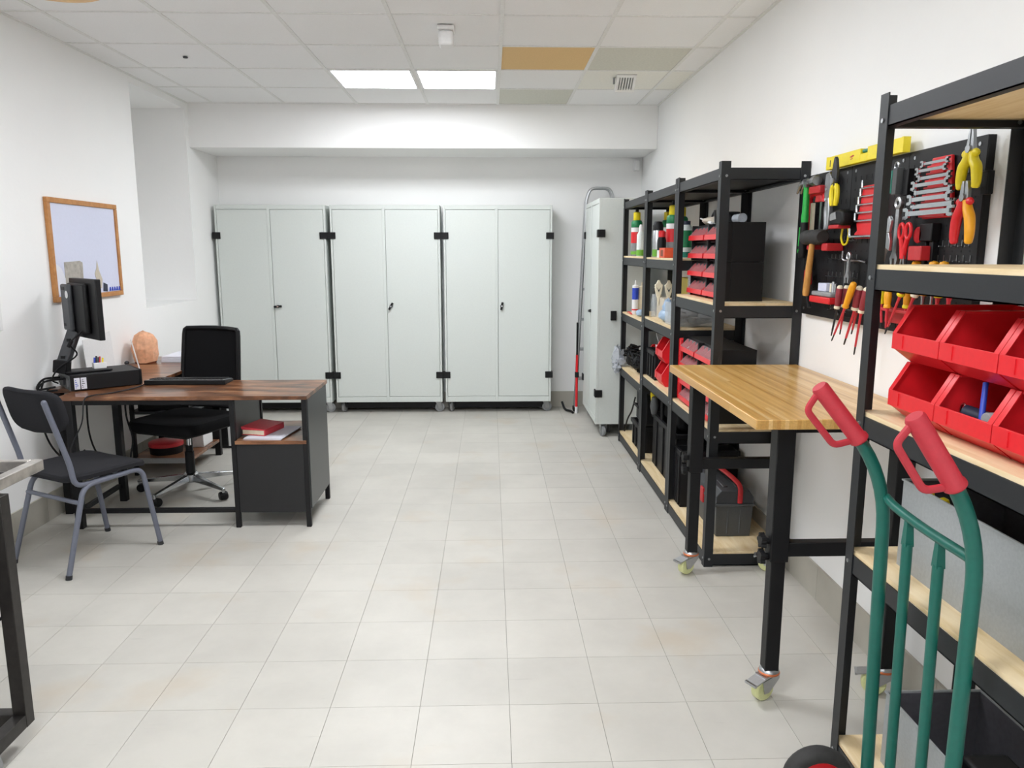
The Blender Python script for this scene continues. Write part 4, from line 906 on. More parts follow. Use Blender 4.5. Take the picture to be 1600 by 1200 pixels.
one('keyboard_cable', MB().tube(spline([(-2.0, 4.50, .742), (-2.0, 4.30, .742), (-2.06, 4.14, .742), (-2.12, 4.075, .742), (-2.15, 4.045, .72), (-2.17, 4.04, .60), (-2.24, 4.04, .46), (-2.26, 4.12, .36)]), .0035, 6), 'dk', 'thin dark cable crossing the desktop and hanging over its edge', 'cable')
hang = 'black cables hanging behind the desk'
for k, pts in enumerate(([(-2.45, 4.22, .80), (-2.47, 4.18, .66), (-2.44, 4.20, .45), (-2.40, 4.30, .32), (-2.36, 4.40, .36)], [(-2.42, 4.20, .76), (-2.45, 4.23, .62), (-2.41, 4.24, .42), (-2.37, 4.3, .34)],
    [(-2.33, 4.21, .71), (-2.34, 4.22, .55), (-2.31, 4.24, .40), (-2.26, 4.28, .31)], [(-2.27, 4.3, .71), (-2.28, 4.31, .5), (-2.25, 4.32, .36), (-2.20, 4.36, .3)], [(-2.12, 4.43, .71), (-2.125, 4.44, .55), (-2.10, 4.44, .42), (-2.13, 4.46, .3)])):
    one('power_cable', MB().tube(spline(pts), .0055, 6), 'blk', 'black cable hanging down behind the desk, %s from the wall' % ['first', 'second', 'third', 'fourth', 'fifth'][k], 'cable', hang)
for k, pts in enumerate(([(-2.42, 4.335, .80), (-2.50+.03, 4.25, .80), (-2.47, 4.19, .755), (-2.40, 4.24, .76)], [(-2.36, 4.28, .80), (-2.42, 4.18, .80), (-2.45, 4.16, .75), (-2.38, 4.22, .745)])):
    one('computer_cable', MB().tube(spline(pts), .006, 6), 'blk', 'black cable looping out of the back of the computer, %s one' % ['outer', 'inner'][k], 'cable', 'cables at the back of the computer')
# ---------------------------------------------------------------- papers and book in the desk compartment
t = thing('paper_sheets', 'loose white sheets on the lower desk board under the red book', 'paper', (-1.2, 4.2, .49))
rz = Matrix.Translation((-1.225, 4.235, 0)) @ Matrix.Rotation(-.12, 4, 'Z')
for k in range(3): obj('sheet', MB().box(-.105+.004*k, .105+.004*k, -.148, .148, .4905+k*.0035, .4905+k*.0035+.003).xf(rz), 'paper', t)
t = thing('red_book', 'red-covered book lying open-edged on the white sheets', 'book', (-1.27, 4.26, .501))
rz = Matrix.Translation((-1.275, 4.245, 0)) @ Matrix.Rotation(-.25, 4, 'Z')
obj('pages', MB().box(-.072, .060, -.10, .10, .5045, .530).xf(rz), 'cream', t, .002)
obj('cover', MB().box(-.075, .066, -.105, .105, .5012, .5043).xf(rz).hexa([rz @ Vector(q) for q in [(-.075, -.105, .5305), (.066, -.105, .5305), (.066, .105, .5305), (-.075, .105, .5305), (-.085, -.08, .553), (.066, -.105, .5335), (.066, .105, .5335), (-.085, .105, .556)]]).box(.0605, .066, -.105, .105, .5043, .5305).xf(Matrix.Identity(4)) if False else MB().box(-.075, .066, -.105, .105, .5012, .5043).box(.0605, .066, -.105, .105, .5044, .5304).hexa([(-.075, -.105, .5306), (.066, -.105, .5306), (.066, .105, .5306), (-.075, .105, .5306), (-.078, -.105, .548), (.066, -.105, .536), (.066, .105, .536), (-.078, .105, .548)]).xf(rz), 'bookred', t, .002)

# ================================================================ office chair
O = (-1.895, 4.735, 0); fa = math.atan2(-.93, -.36)         # facing direction
rzc = fa-PI/2                                              # local +y = facing
t = thing('office_chair', 'black mesh office chair with chrome star base behind the desk', 'chair', O, rzc)
R = WM[t.name]
def oc(nm, mb, m, par=None, bv=0, ang=40): return obj(nm, mb.xf(R), m, par or t, bv, ang)
seat = MB()
rings = []
for z, k in ((.415, .90), (.43, .98), (.465, 1.0), (.488, .96), (.495, .86)):
    rings.append([(x*k, y*k+.02, z) for x, y in rrect(-.265, .25, -.24, .25, .09, 5)])
oc('seat', seat.ring(rings), 'blkfab')
oc('seat_mechanism', MB().box(-.09, .09, -.13, .11, .365, .414), 'blk', None, .01)
oc('backrest_bracket', MB().bar((0, -.10, .39), (0, -.265, .40), .06, .02).bar((0, -.26, .392), (0, -.285, .70), .06, .022, (0, 1, 0)), 'blk', None, .006)
def back(u_, z): # curved back surface, u across
    h = (z-.52)/.49; return (u_*(.222-.012*h*h)-.03, -.225-.055*h+.05*u_*u_, z)
fr = [back(a, b) for a, b in ((-1, .52), (-1, .66), (-1, .82), (-1, .97), (-.985, 1.0), (-.93, 1.010), (-.5, 1.012), (0, 1.014), (.5, 1.012), (.93, 1.010), (.985, 1.0), (1, .97), (1, .82), (1, .66), (1, .52), (.5, .515), (0, .513), (-.5, .515))]
oc('backrest_frame', MB().tube(fr, .014, 8, True), 'blk')
g = MB(); nu, nz_ = 10, 8
pts = [[back(-1+2*i/nu, .525+.48*j/nz_) for i in range(nu+1)] for j in range(nz_+1)]
vs = [p for r in pts for p in r]; off = len(vs); vs = vs+[(p[0], p[1]-.004, p[2]) for p in vs]; fs = []
for j in range(nz_):
    for i in range(nu):
        a = j*(nu+1)+i; fs.append((a, a+1, a+nu+2, a+nu+1)); fs.append((off+a, off+a+nu+1, off+a+nu+2, off+a+1))
oc('backrest_mesh', g.add(vs, fs), 'blkfab')
oc('lumbar_pad', MB().tube(spline([back(-.9, .66), back(-.45, .655), back(0, .655), back(.45, .655), back(.9, .66)]), .018, 8), 'blk')
oc('gas_lift', MB().cyl((0, 0, .10), (0, 0, .26), .028).cyl((0, 0, .26), (0, 0, .30), .022), 'blk')
oc('gas_piston', MB().cyl((0, 0, .295), (0, 0, .37), .014), 'chrome')
oc('base_hub', MB().lathe([(0, .065), (.038, .065), (.045, .08), (.045, .115), (.036, .125), (0, .125)], (0, 0, 0), 20), 'chrome')
wo = MB().lathe([(0, -.024), (.022, -.024), (.027, -.016), (.027, .016), (.022, .024), (0, .024)], (0, 0, .027), 16, 'y'); chw = meshdata('castor_wheel', wo, 'blk')
for k in range(5):
    a = math.radians(180+72*k)-rzc
    d = Vector((math.cos(a), math.sin(a), 0)); s_ = Vector((-d.y, d.x, 0)); p0 = d*.035; p1 = d*.335
    m = MB().hexa([p0-s_*.020+Vector((0, 0, .075)), p0+s_*.020+Vector((0, 0, .075)), p1+s_*.011+Vector((0, 0, .062)), p1-s_*.011+Vector((0, 0, .062)),
                   p0-s_*.016+Vector((0, 0, .115)), p0+s_*.016+Vector((0, 0, .115)), p1+s_*.009+Vector((0, 0, .078)), p1-s_*.009+Vector((0, 0, .078))])
    ar = oc('base_arm', m, 'chrome', None, .003)
    pw = R @ (d*.325)
    st = obj('castor_stem', MB().cyl((pw.x, pw.y, .05), (pw.x, pw.y, .075), .009, n=10), 'chrome', ar)
    inst('castor', chw, ar, (pw.x+.012*math.cos(k), pw.y+.012*math.sin(k), 0), 1.1*k)

# ================================================================ visitor chair
C0 = (-2.02, 3.72, 0); F = Vector((.483, .876, 0)); rzv = math.atan2(.876, .483)-PI/2   # local +y forward, +x right
t = thing('visitor_chair', 'charcoal fabric chair with grey tube legs before the desk', 'chair', C0, rzv)
R = WM[t.name]
def vc(nm, mb, m, par=None, bv=0): return obj(nm, mb.xf(R), m, par or t, bv)
for s in (-1, 1):
    p = fillet([(s*.21, -.248, .004), (s*.195, -.125, .415), (s*.195, .185, .425), (s*.212, .248, .004)], .055, 6)
    lg = vc('leg_frame', MB().tube(p, .0125, 12), 'chair_tube')
    p = fillet([(s*.192, .02, .423), (s*.192, -.165, .42), (s*.192, -.175, .52), (s*.186, -.262, .835)], .06, 6)
    vc('back_upright', MB().tube(p, .0125, 12).ball((s*.186, -.262, .835), .0125, 10, 6), 'chair_tube')
    for y in (-.248, .248): vc('foot_cap', MB().cyl((s*.211, y, 0), (s*.2105, y*.985, .02), .0145, n=12), 'dk', lg)
vc('rear_crossbar', MB().cyl((-.199, -.155, .34), (.199, -.155, .34), .0105, n=12), 'chair_tube')
vc('seat_crossbar', MB().cyl((-.19, .10, .415), (.19, .10, .415), .0105, n=12), 'chair_tube')
rings = []
def seatpt(a, b, k, z):
    return (a*k, b*k+.01, z-.018*max(0, (b*k-.1)/.11)**2+.012*(abs(a)/.2)**2)
for z, k in ((.428, .93), (.434, .985), (.452, 1.0), (.462, .97), (.466, .90)):
    rings.append([seatpt(a, b, k, z) for a, b in rrect(-.212, .212, -.20, .225, .085, 6)])
vc('seat', MB().ring(rings), 'chair_fab')
n = 12; rings = []
def bp(u_, zz, d):  # curved pad
    lean = -.235-(zz-.66)*.22
    return (u_*.215, lean+.035*u_*u_-.012+d, zz)
outline = []
for k in range(28):
    a = 2*PI*k/28; cx_ = math.copysign(abs(math.cos(a))**.45, math.cos(a)); sz_ = math.copysign(abs(math.sin(a))**.5, math.sin(a))
    outline.append((cx_, .772+.105*sz_+(.010*cx_*cx_ if sz_ > 0 else .018*cx_*cx_)))
for d, k in ((.034, .90), (.040, .97), (.048, 1.0), (.058, 1.0), (.066, .96), (.068, .88)):
    rings.append([bp(a*k, .772+(b-.772)*k, d) for a, b in outline])
vc('backrest', MB().ring(rings), 'chair_fab')
# ================================================================ pegboard and tools on the right wall
PX = 1.395                       # front face of the panels
t = thing('pegboard', 'black metal tool pegboard of three panels on the right wall', 'pegboard', (1.408, 2.83, 1.225))
py = [3.425, 3.015, 2.605, 2.195]
for k in range(3):
    a, b = py[k+1], py[k]
    pn = obj('panel', MB().box(PX, PX+.004, a+.0015, b-.0015, 1.225, 1.822).box(PX+.004, 1.419, a+.0015, a+.004, 1.225, 1.822).box(PX+.004, 1.419, b-.004, b-.0015, 1.225, 1.822).box(PX+.004, 1.419, a+.004, b-.004, 1.225, 1.2275).box(PX+.004, 1.419, a+.004, b-.004, 1.8195, 1.822), 'blk2', t, .001)
    hl = MB()
    for r in range(14):
        for c in range(9):
            z = 1.268+r*.0385; y = a+.035+c*.0425
            if r % 2: hl.box(PX-.0006, PX+.001, y-.0022, y+.0022, z-.009, z+.009)
            else: hl.box(PX-.0006, PX+.001, y-.003, y+.003, z-.003, z+.003)
    o = obj('peg_slots', hl, mat('slot_dark', '050506', .9), pn); o['kind'] = 'stuff'
    sc = MB()
    for y in (a+.035, b-.035):
        for z in (1.25, 1.80): sc.cyl((PX-.002, y, z), (PX+.001, y, z), .006, n=10)
    o = obj('screws', sc, 'steel', pn); o['kind'] = 'stuff'
hk = MB(); rg = random.Random(3)
for z, ys in ((1.405, [3.16-.036*k for k in range(8)]), (1.475, [3.14-.036*k for k in range(7)]), (1.335, [3.15-.036*k for k in range(6)]), (1.545, [3.04-.035*k for k in range(4)]), (1.52, [2.40-.033*k for k in range(6)]), (1.475, [2.42-.033*k for k in range(7)]), (1.27, [3.12-.04*k for k in range(5)]), (1.73, [2.30-.03*k for k in range(3)])):
    for y in ys: hk.bar((PX-.001, y, z+.012), (PX-.001, y, z-.008), .003, .002, (0, 1, 0)).bar((PX-.001, y, z-.008), (PX-.014, y, z-.006), .003, .003)
o = obj('peg_hooks', hk, 'steel', t); o['kind'] = 'stuff'
TX = 1.375                       # depth at which tools hang
def pr(poly, x=TX, th=.010, mb=None): return (mb or MB()).prism(poly, x-th/2, x+th/2, 'yz')
def pt(y, z, x=TX): return (x, y, z)
def tube(pts, r, x=TX, n=8, **k): return MB().tube([pt(a, b, x) for a, b in pts], r, n, **k)

# spirit level lying on the pegboard's top edge
t = thing('spirit_level', 'long yellow spirit level on top of the pegboard', 'level', (1.378, 2.89, 1.8225))
lv = MB().box(1.366, 1.39, 2.60, 2.845, 1.8225, 1.872).box(1.366, 1.39, 2.90, 3.185, 1.8225, 1.872).box(1.366, 1.39, 2.845, 2.90, 1.8225, 1.852)
obj('body', lv, 'yellow', t, .002)
obj('vial', MB().cyl((1.378, 2.85, 1.862), (1.378, 2.895, 1.862), .007, n=12), 'teal', t)
for y in (3.176, 2.598): obj('end_cap', MB().box(1.3655, 1.3905, y, y+.012, 1.822, 1.8725), 'yellow', t)
mk = MB().prism([(2.985, 1.850), (2.955, 1.856), (2.945, 1.852), (2.968, 1.847)], 1.3652, 1.3662, 'yz').prism([(2.975, 1.842), (2.958, 1.845), (2.958, 1.842), (2.975, 1.839)], 1.3652, 1.3662, 'yz')
obj('printed_mark', mk, 'redtrim', t); obj('end_slot', MB().cyl((1.3655, 3.09, 1.845), (1.367, 3.09, 1.845), .006, n=10).box(1.3655, 1.367, 3.148, 3.154, 1.832, 1.858), 'dk', t)

# claw hammer, green
t = thing('claw_hammer', 'claw hammer with bright green and black handle at the pegboard end', 'hammer', (TX-.03, 3.32, 1.45))
hx = TX-.03
obj('handle', MB().tube([(hx, 3.318, 1.775), (hx, 3.318, 1.66), (hx, 3.319, 1.645), (hx, 3.319, 1.62)], [.013, .014, .016, .015], 12), 'toolgreen', t, label='green upper handle')
obj('grip', MB().tube([(hx, 3.319, 1.62), (hx, 3.320, 1.55), (hx, 3.322, 1.49), (hx, 3.323, 1.47)], [.016, .017, .019, .015], 12), 'blk', t)
obj('grip_stripe', MB().tube([(hx-.012, 3.332, 1.60), (hx-.014, 3.334, 1.52)], .004, 6).tube([(hx-.015, 3.334, 1.495), (hx-.017, 3.322, 1.505)], .005, 6), 'toolgreen', t)
obj('head', MB().box(hx-.012, hx+.012, 3.295, 3.335, 1.765, 1.80).cyl((hx, 3.295, 1.786), (hx, 3.245, 1.786), .012, .018, 14).cyl((hx, 3.245, 1.786), (hx, 3.215, 1.786), .021, n=16).tube(spline([(hx-.006, 3.335, 1.788), (hx-.006, 3.37, 1.78), (hx-.008, 3.40, 1.745)]), [.010]*6+[.009]*3+[.006]*3+[.004], 8).tube(spline([(hx+.008, 3.335, 1.788), (hx+.008, 3.37, 1.78), (hx+.009, 3.40, 1.745)]), [.010]*6+[.009]*3+[.006]*3+[.004], 8), 'steel', t)
one('hammer_holder', MB().box(PX-.05, PX, 3.19, 3.30, 1.735, 1.765), 'redtrim', 'red holder bracket behind the claw hammer head', 'holder', bev=.004)
# hacksaw
t = thing('hacksaw', 'red-framed hacksaw hanging behind the green hammer', 'saw', (TX, 3.28, 1.50))
obj('frame', MB().tube(fillet([pt(3.345, 1.52), pt(3.345, 1.735), pt(3.20, 1.735), pt(3.20, 1.70)], .03), .009, 8, sx=1.2), 'red', t)
obj('blade', MB().box(TX-.002, TX+.002, 3.225, 3.24, 1.52, 1.72), 'steel', t); obj('spine', MB().box(TX-.006, TX+.006, 3.305, 3.325, 1.525, 1.70), 'cream', t)
obj('handle', pr([(3.20, 1.70), (3.27, 1.70), (3.26, 1.73), (3.21, 1.73)], TX-.004, .02), 'redtrim', t, .004)
# locking pliers
t = thing('locking_pliers', 'long silver locking pliers left of the yellow-handled snips', 'pliers', (TX-.005, 3.148, 1.58))
lx = TX-.005
obj('upper_jaw', pr([(3.173, 1.805), (3.143, 1.812), (3.118, 1.79), (3.123, 1.74), (3.143, 1.70), (3.168, 1.715), (3.180, 1.75)], lx, .02), 'steel', t, .003)
obj('fixed_handle', pr([(3.183, 1.735), (3.138, 1.72), (3.126, 1.66), (3.130, 1.585), (3.146, 1.582), (3.150, 1.65), (3.168, 1.70)], lx, .018), 'alu', t, .003)
obj('lever', MB().tube(spline([pt(3.168, 1.71, lx), pt(3.176, 1.66, lx), pt(3.168, 1.60, lx), pt(3.176, 1.56, lx)]), .007, 8), 'steel', t)
obj('rivet', MB().cyl((lx-.014, 3.153, 1.745), (lx-.008, 3.153, 1.745), .007, n=10), 'chrome', t); obj('rivet', MB().cyl((lx-.014, 3.158, 1.705), (lx-.008, 3.158, 1.705), .006, n=10), 'chrome', t)
# tin snips
t = thing('tin_snips', 'tin snips with dark blades crossing the yellow level', 'snips', (TX-.03, 3.002, 1.66))
sx_ = TX-.05
obj('blades', pr([(3.022, 1.76), (3.027, 1.80), (3.012, 1.85), (3.005, 1.856), (2.994, 1.845), (2.982, 1.80), (2.982, 1.76), (3.002, 1.745)], sx_, .012), 'dk', t, .002)
obj('pivot', MB().cyl((sx_-.012, 3.002, 1.765), (sx_+.008, 3.002, 1.765), .011, n=14), 'steel', t)
for a, b in ((1, 'grip'), (-1, 'grip')):
    obj(b, MB().tube(spline([(sx_, 3.002+a*.008, 1.755), (sx_, 3.002+a*.020, 1.735), (sx_, 3.002+a*.022, 1.705), (sx_, 3.002+a*.016, 1.672)]), [.006]*3+[.010]*14+[.008]*2, 8), 'yellow', t)
# tape measure / mallet body with grey face
t = thing('tape_measure', 'grey and black tape measure in the middle of the left panel', 'tape measure', (TX-.02, 2.995, 1.585))
obj('case', pr([(3.045, 1.60), (3.045, 1.635), (3.025, 1.652), (2.975, 1.658), (2.935, 1.648), (2.930, 1.61), (2.945, 1.595)], TX-.02, .05), 'blk', t, .008)
obj('side_plate', pr([(3.035, 1.615), (3.035, 1.64), (3.020, 1.645), (2.990, 1.648), (2.980, 1.62)], TX-.046, .004), 'grey', t, .002)
obj('base_strip', MB().box(TX-.046, TX+.004, 2.960, 3.047, 1.585, 1.599), 'redtrim', t, .003)
one('yellow_hook', MB().tube(spline([pt(3.020, 1.585), pt(3.025, 1.55), pt(3.005, 1.525), pt(2.975, 1.53), pt(2.965, 1.56), pt(2.970, 1.585)]), .004, 8), 'yellow', 'thin yellow hook hanging under the tape measure', 'hook')
# mallet
t = thing('rubber_mallet', 'black rubber mallet with pale wooden handle', 'mallet', (TX-.05, 3.18, 1.31))
mx_ = TX-.05
obj('head', MB().lathe([(0, -.085), (.024, -.085), (.030, -.078), (.031, -.02), (.026, 0), (.031, .02), (.030, .078), (.024, .085), (0, .085)], (mx_, 3.165, 1.555), 20, 'y'), 'rubber', t)
obj('handle', MB().tube([(mx_, 3.178, 1.535), (mx_, 3.19, 1.46), (mx_, 3.21, 1.33), (mx_, 3.212, 1.315)], [.011, .013, .0145, .012], 12), 'handlewood', t)
one('mallet_holder', MB().box(PX-.07, PX, 3.04, 3.09, 1.50, 1.53).box(PX-.012, PX, 3.09, 3.20, 1.505, 1.525).box(PX-.07, PX, 3.20, 3.235, 1.505, 1.525), 'redtrim', 'red holder bracket under the mallet head', 'holder', bev=.004)
# hex keys in red holder
t = thing('hex_key_holder', 'red holder block for the hex key set', 'holder', (PX-.01, 2.84, 1.53))
hp = [(2.87, 1.735), (2.75, 1.735), (2.735, 1.545), (2.915, 1.545), (2.915, 1.565), (2.895, 1.575), (2.905, 1.60), (2.895, 1.62)]
obj('block', pr(hp, PX-.012, .022), 'red', t, .004)
for k in range(6):
    z = 1.725-.029*k if k < 5 else 1.553
    s_ = .075+.006*k; yl = 2.862+.010*k if k < 5 else 2.935
    L_ = [(PX-.03, yl-.125-.01*k, z), (PX-.03, yl, z), (PX-.03, yl+.002, z+.03)]
    one('hex_key', MB().tube(fillet(L_, .006, 3), .0034+.0004*k, 6), 'chrome', 'hex key %s in the red holder' % ['topmost', 'second from the top', 'third from the top', 'fourth from the top', 'fifth from the top', 'largest at the bottom'][k], 'hex key', 'hex keys in the red holder')
# files and chisels, adjustable wrench
t = thing('flat_file', 'dark green-grey flat file bundle in its hanging sleeve', 'file', (TX, 2.60, 1.69))
obj('sleeve', MB().box(TX-.03, TX-.005, 2.585, 2.612, 1.685, 1.772), 'toolgrey', t, .002); obj('edge', MB().box(TX-.032, TX-.006, 2.613, 2.628, 1.69, 1.765), 'teal', t, .002); obj('hanger', MB().tube([(TX-.02, 2.605+.012*math.cos(a*PI/6), 1.778+.012*math.sin(a*PI/6)) for a in range(12)], .004, 6, True), 'steel', t); obj('dark_sleeve', MB().box(TX-.012, TX+.01, 2.545, 2.58, 1.68, 1.765), 'blk', t, .002)
def combi(y, z0, z1, x, w_, r):
    mb = MB().prism([(y-w_/2, z0+.02), (y+w_/2, z0+.02), (y+w_*.4, z1-.02), (y-w_*.4, z1-.02)], x-.003, x+.003, 'yz')
    mb.tube([(x, y+r*.62*math.cos(a*PI/7), z1-.005+r*.62*math.sin(a*PI/7)) for a in range(14)], r*.32, 6, True)
    mb.prism([(y-r*.5, z0+.022), (y+r*.5, z0+.022), (y+r*1.05, z0), (y+r*.75, z0-.022), (y+r*.35, z0-.02), (y+r*.30, z0), (y-r*.30, z0), (y-r*.35, z0-.02), (y-r*.75, z0-.022), (y-r*1.05, z0)], x-.004, x+.004, 'yz')
    return mb
for k, (y, x, lb) in enumerate(((2.555, TX-.03, 'nearest to the scissors'), (2.585, TX-.01, 'second from the scissors'))):
    one('combination_spanner', combi(y, 1.475, 1.66, x, .024, .023), 'alu', 'long bright combination spanner, %s' % lb, 'spanner', 'combination spanners hanging by the scissors')
t = thing('adjustable_wrench', 'silver adjustable wrench hanging at the post of the near shelf', 'wrench', (TX-.052, 2.565, 1.46))
obj('handle', pr([(2.570, 1.56), (2.553, 1.56), (2.545, 1.60), (2.560, 1.615), (2.575, 1.60)], TX-.052, .010), 'alu', t, .002)
obj('head', pr([(2.570, 1.56), (2.585, 1.53), (2.590, 1.50), (2.597, 1.47), (2.585, 1.462), (2.575, 1.49), (2.565, 1.51), (2.545, 1.50), (2.543, 1.53), (2.553, 1.56)], TX-.052, .012), 'steel', t, .002)
# double open ended spanners on red rack
t = thing('spanner_rack', 'red rack holding the row of double open-ended spanners', 'rack', (PX-.01, 2.40, 1.60))
rk = [(2.445, 1.785), (2.345, 1.785), (2.315, 1.60), (2.478, 1.60)]
obj('plate', pr(rk, PX-.008, .012), 'red', t, .003)
for k in range(8):
    z = 1.765-.0215*k; obj('rib', MB().box(PX-.03, PX-.0142, 2.40-.045-.004*k, 2.40+.04+.004*k, z-.010, z-.0045), 'red', t)
def openend(L_, w_, x, y, z, tilt):
    mb = MB().prism([(-L_/2, -w_*.22), (L_/2, -w_*.22), (L_/2, w_*.22), (-L_/2, w_*.22)], -.0025, .0025, 'yz')
    for s in (-1, 1):
        c = s*L_/2; q = w_*(.95 if s > 0 else .82)
        mb.prism([(c-s*q*.2, -q*.42), (c+s*q*.25, -q*.62), (c+s*q*.85, -q*.55), (c+s*q*.8, -q*.25), (c+s*q*.30, -q*.22), (c+s*q*.30, q*.22), (c+s*q*.8, q*.25), (c+s*q*.85, q*.55), (c+s*q*.25, q*.62), (c-s*q*.2, q*.42)], -.004, .004, 'yz')
    return mb.xf(Matrix.Translation((x, y, z)) @ Matrix.Rotation(tilt, 4, 'X'))
names = ['topmost', 'second from the top', 'third from the top', 'fourth from the top', 'fifth from the top', 'sixth from the top', 'second from the bottom', 'lowest']
for k in range(8):
    one('open_spanner', openend(.125+.014*k, .018+.0022*k, PX-.034-.010*(k % 2), 2.393, 1.768-.0215*k, .0), 'chrome', 'double open-ended spanner, %s on the red rack' % names[k], 'spanner', 'double open-ended spanners on the red rack')
# scissors
t = thing('scissors', 'red-handled scissors hanging under the spanner rack', 'scissors', (TX-.03, 2.50, 1.45))
qx = TX-.03
for s in (-1, 1):
    c = 2.503+s*.021
    obj('handle', MB().tube([(qx, c+.0155*math.cos(a*PI/8), 1.563+.024*math.sin(a*PI/8)) for a in range(16)], .0055, 8, True).tube(spline([(qx, c-s*.002, 1.54), (qx, 2.503+s*.010, 1.51), (qx, 2.503+s*.004, 1.475)]), [.008]*13, 8), 'red', t)
    obj('blade', MB().prism([(2.503+s*.001, 1.49), (2.503+s*.014, 1.485), (2.503+s*.018, 1.43)], qx-.002+s*.002, qx+s*.002, 'yz'), 'steel', t)
one('scissor_holder', MB().box(PX-.05, PX, 2.40, 2.475, 1.47, 1.515).cyl((PX-.03, 2.465, 1.55), (PX-.022, 2.465, 1.55), .026, n=18), 'redtrim', 'dull red holder beside the scissors', 'holder', bev=.003)
one('black_pliers_holder', MB().box(PX-.03, PX, 2.385, 2.455, 1.53, 1.585).box(PX-.02, PX, 2.39, 2.41, 1.44, 1.53).box(PX-.02, PX, 2.43, 2.445, 1.45, 1.53), 'blk', 'black empty tool holder right of the scissors', 'holder', bev=.003)
# pliers
def pliers(label, name, y, zp, jaw, L_, cols, x, spread, jm='steel', split=None, longnose=False):
    t = thing(name, label, 'pliers', (x, y, zp-L_), 0)
    jw = .010 if longnose else .017
    for s in (-1, 1):
        obj('jaw', pr([(y+s*.001, zp-.01), (y+s*.017, zp), (y+s*jw, zp+jaw*.45), (y+s*(.004 if longnose else .011), zp+jaw), (y+s*.0012, zp+jaw)], x-.001*s, .012), jm, t, .002)
        path = spline([(x, y+s*.010, zp-.005), (x, y+s*.018, zp-.03), (x, y+s*spread*.85, zp-L_*.45), (x, y+s*spread, zp-L_*.8), (x, y+s*spread*.92, zp-L_)], 5)
        m = len(path); rad = [.009+.006*math.sin(PI*min(1, i/(m-1)*1.1))*.6+.002 for i in range(m)]; rad[0] = .012; rad[-1] *= .7
        g_ = obj('grip', MB().tube(path, rad, 10, sx=1.0), cols[0 if s > 0 else 1], t)
        obj('guard', MB().ball((x, y+s*.021, zp-.008), (.010, .017, .012), 10, 6), cols[2], t)
    obj('pivot', MB().cyl((x-.012, y, zp+.004), (x+.010, y, zp+.004), .011, n=14), 'steel', t)
    return t
pliers('long-nose pliers with yellow and black grips, uppermost on the right panel', 'long_nose_pliers', 2.198, 1.778, .075, .105, ('yellow', 'yellow', 'yellow'), TX-.025, .037, longnose=True)
pliers('combination pliers with red and orange grips below the yellow ones', 'combination_pliers', 2.196, 1.645, .05, .125, ('red', 'orange', 'red'), TX-.03, .036)
one('pliers_holder', MB().box(PX-.02, PX, 2.15, 2.18, 1.655, 1.72), 'blk', 'black holder behind the two pairs of pliers', 'holder', bev=.003)
# open spanners lower left, socket tray
for k, (y, x) in enumerate(((2.905, TX-.02), (2.935, TX-.005))):
    one('ring_spanner', combi(y, 1.40, 1.485, x, .02, .018), 'alu', 'bright ring spanner above the screwdrivers, %s one' % ['right', 'left'][k], 'spanner', 'ring spanners above the screwdrivers')
one('wire_hook', MB().tube(spline([pt(3.03, 1.50, TX+.013), pt(3.03, 1.47, TX+.013), pt(2.99, 1.462, TX+.013), pt(2.90, 1.463, TX+.013), pt(2.84, 1.458, TX+.013)]), .004, 8).bar(pt(3.0, 1.47, TX+.013), pt(3.0, 1.36, TX+.013), .005, .005), 'steel', 'long grey wire hook bar on the left panel', 'hook')
t = thing('socket_tray', 'red tray with grey socket set low on the left panel', 'tray', (TX-.02, 3.08, 1.29))
obj('tray', MB().box(TX-.05, PX, 2.985, 3.175, 1.292, 1.318), 'red', t, .004); obj('grey_base', MB().box(TX-.045, PX, 2.99, 3.17, 1.3185, 1.338), 'grey', t, .006); obj('small_box', MB().box(TX-.035, TX+.01, 3.055, 3.13, 1.3385, 1.372), 'lav', t, .003)
for k in range(3): obj('socket', MB().cyl((TX-.02, 3.035-.017*k, 1.3385), (TX-.02, 3.035-.017*k, 1.372+.008*(k % 2)), .0075, n=12), ['cream', 'chrome', 'steel'][k], t)
t = thing('bolt_cutter', 'red and black cutting tool hanging beside the mallet handle', 'cutter', (TX, 3.29, 1.26))
obj('red_body', pr([(3.318, 1.42), (3.275, 1.42), (3.27, 1.36), (3.30, 1.345), (3.318, 1.37)], TX-.01, .02), 'redtrim', t, .004)
obj('handle', MB().tube(spline([pt(3.30, 1.35, TX-.01), pt(3.285, 1.30, TX-.01), pt(3.262, 1.262, TX-.01)]), .008, 8), 'blk', t); obj('jaw', MB().tube(spline([pt(3.31, 1.42, TX-.01), pt(3.325, 1.445, TX-.01), pt(3.305, 1.46, TX-.01), pt(3.29, 1.445, TX-.01)]), .005, 6), 'dk', t)
one('white_tag', MB().box(TX, TX+.002, 3.295, 3.33, 1.43, 1.475), 'paper', 'small white tag between the hammer grip and the cutter', 'tag')
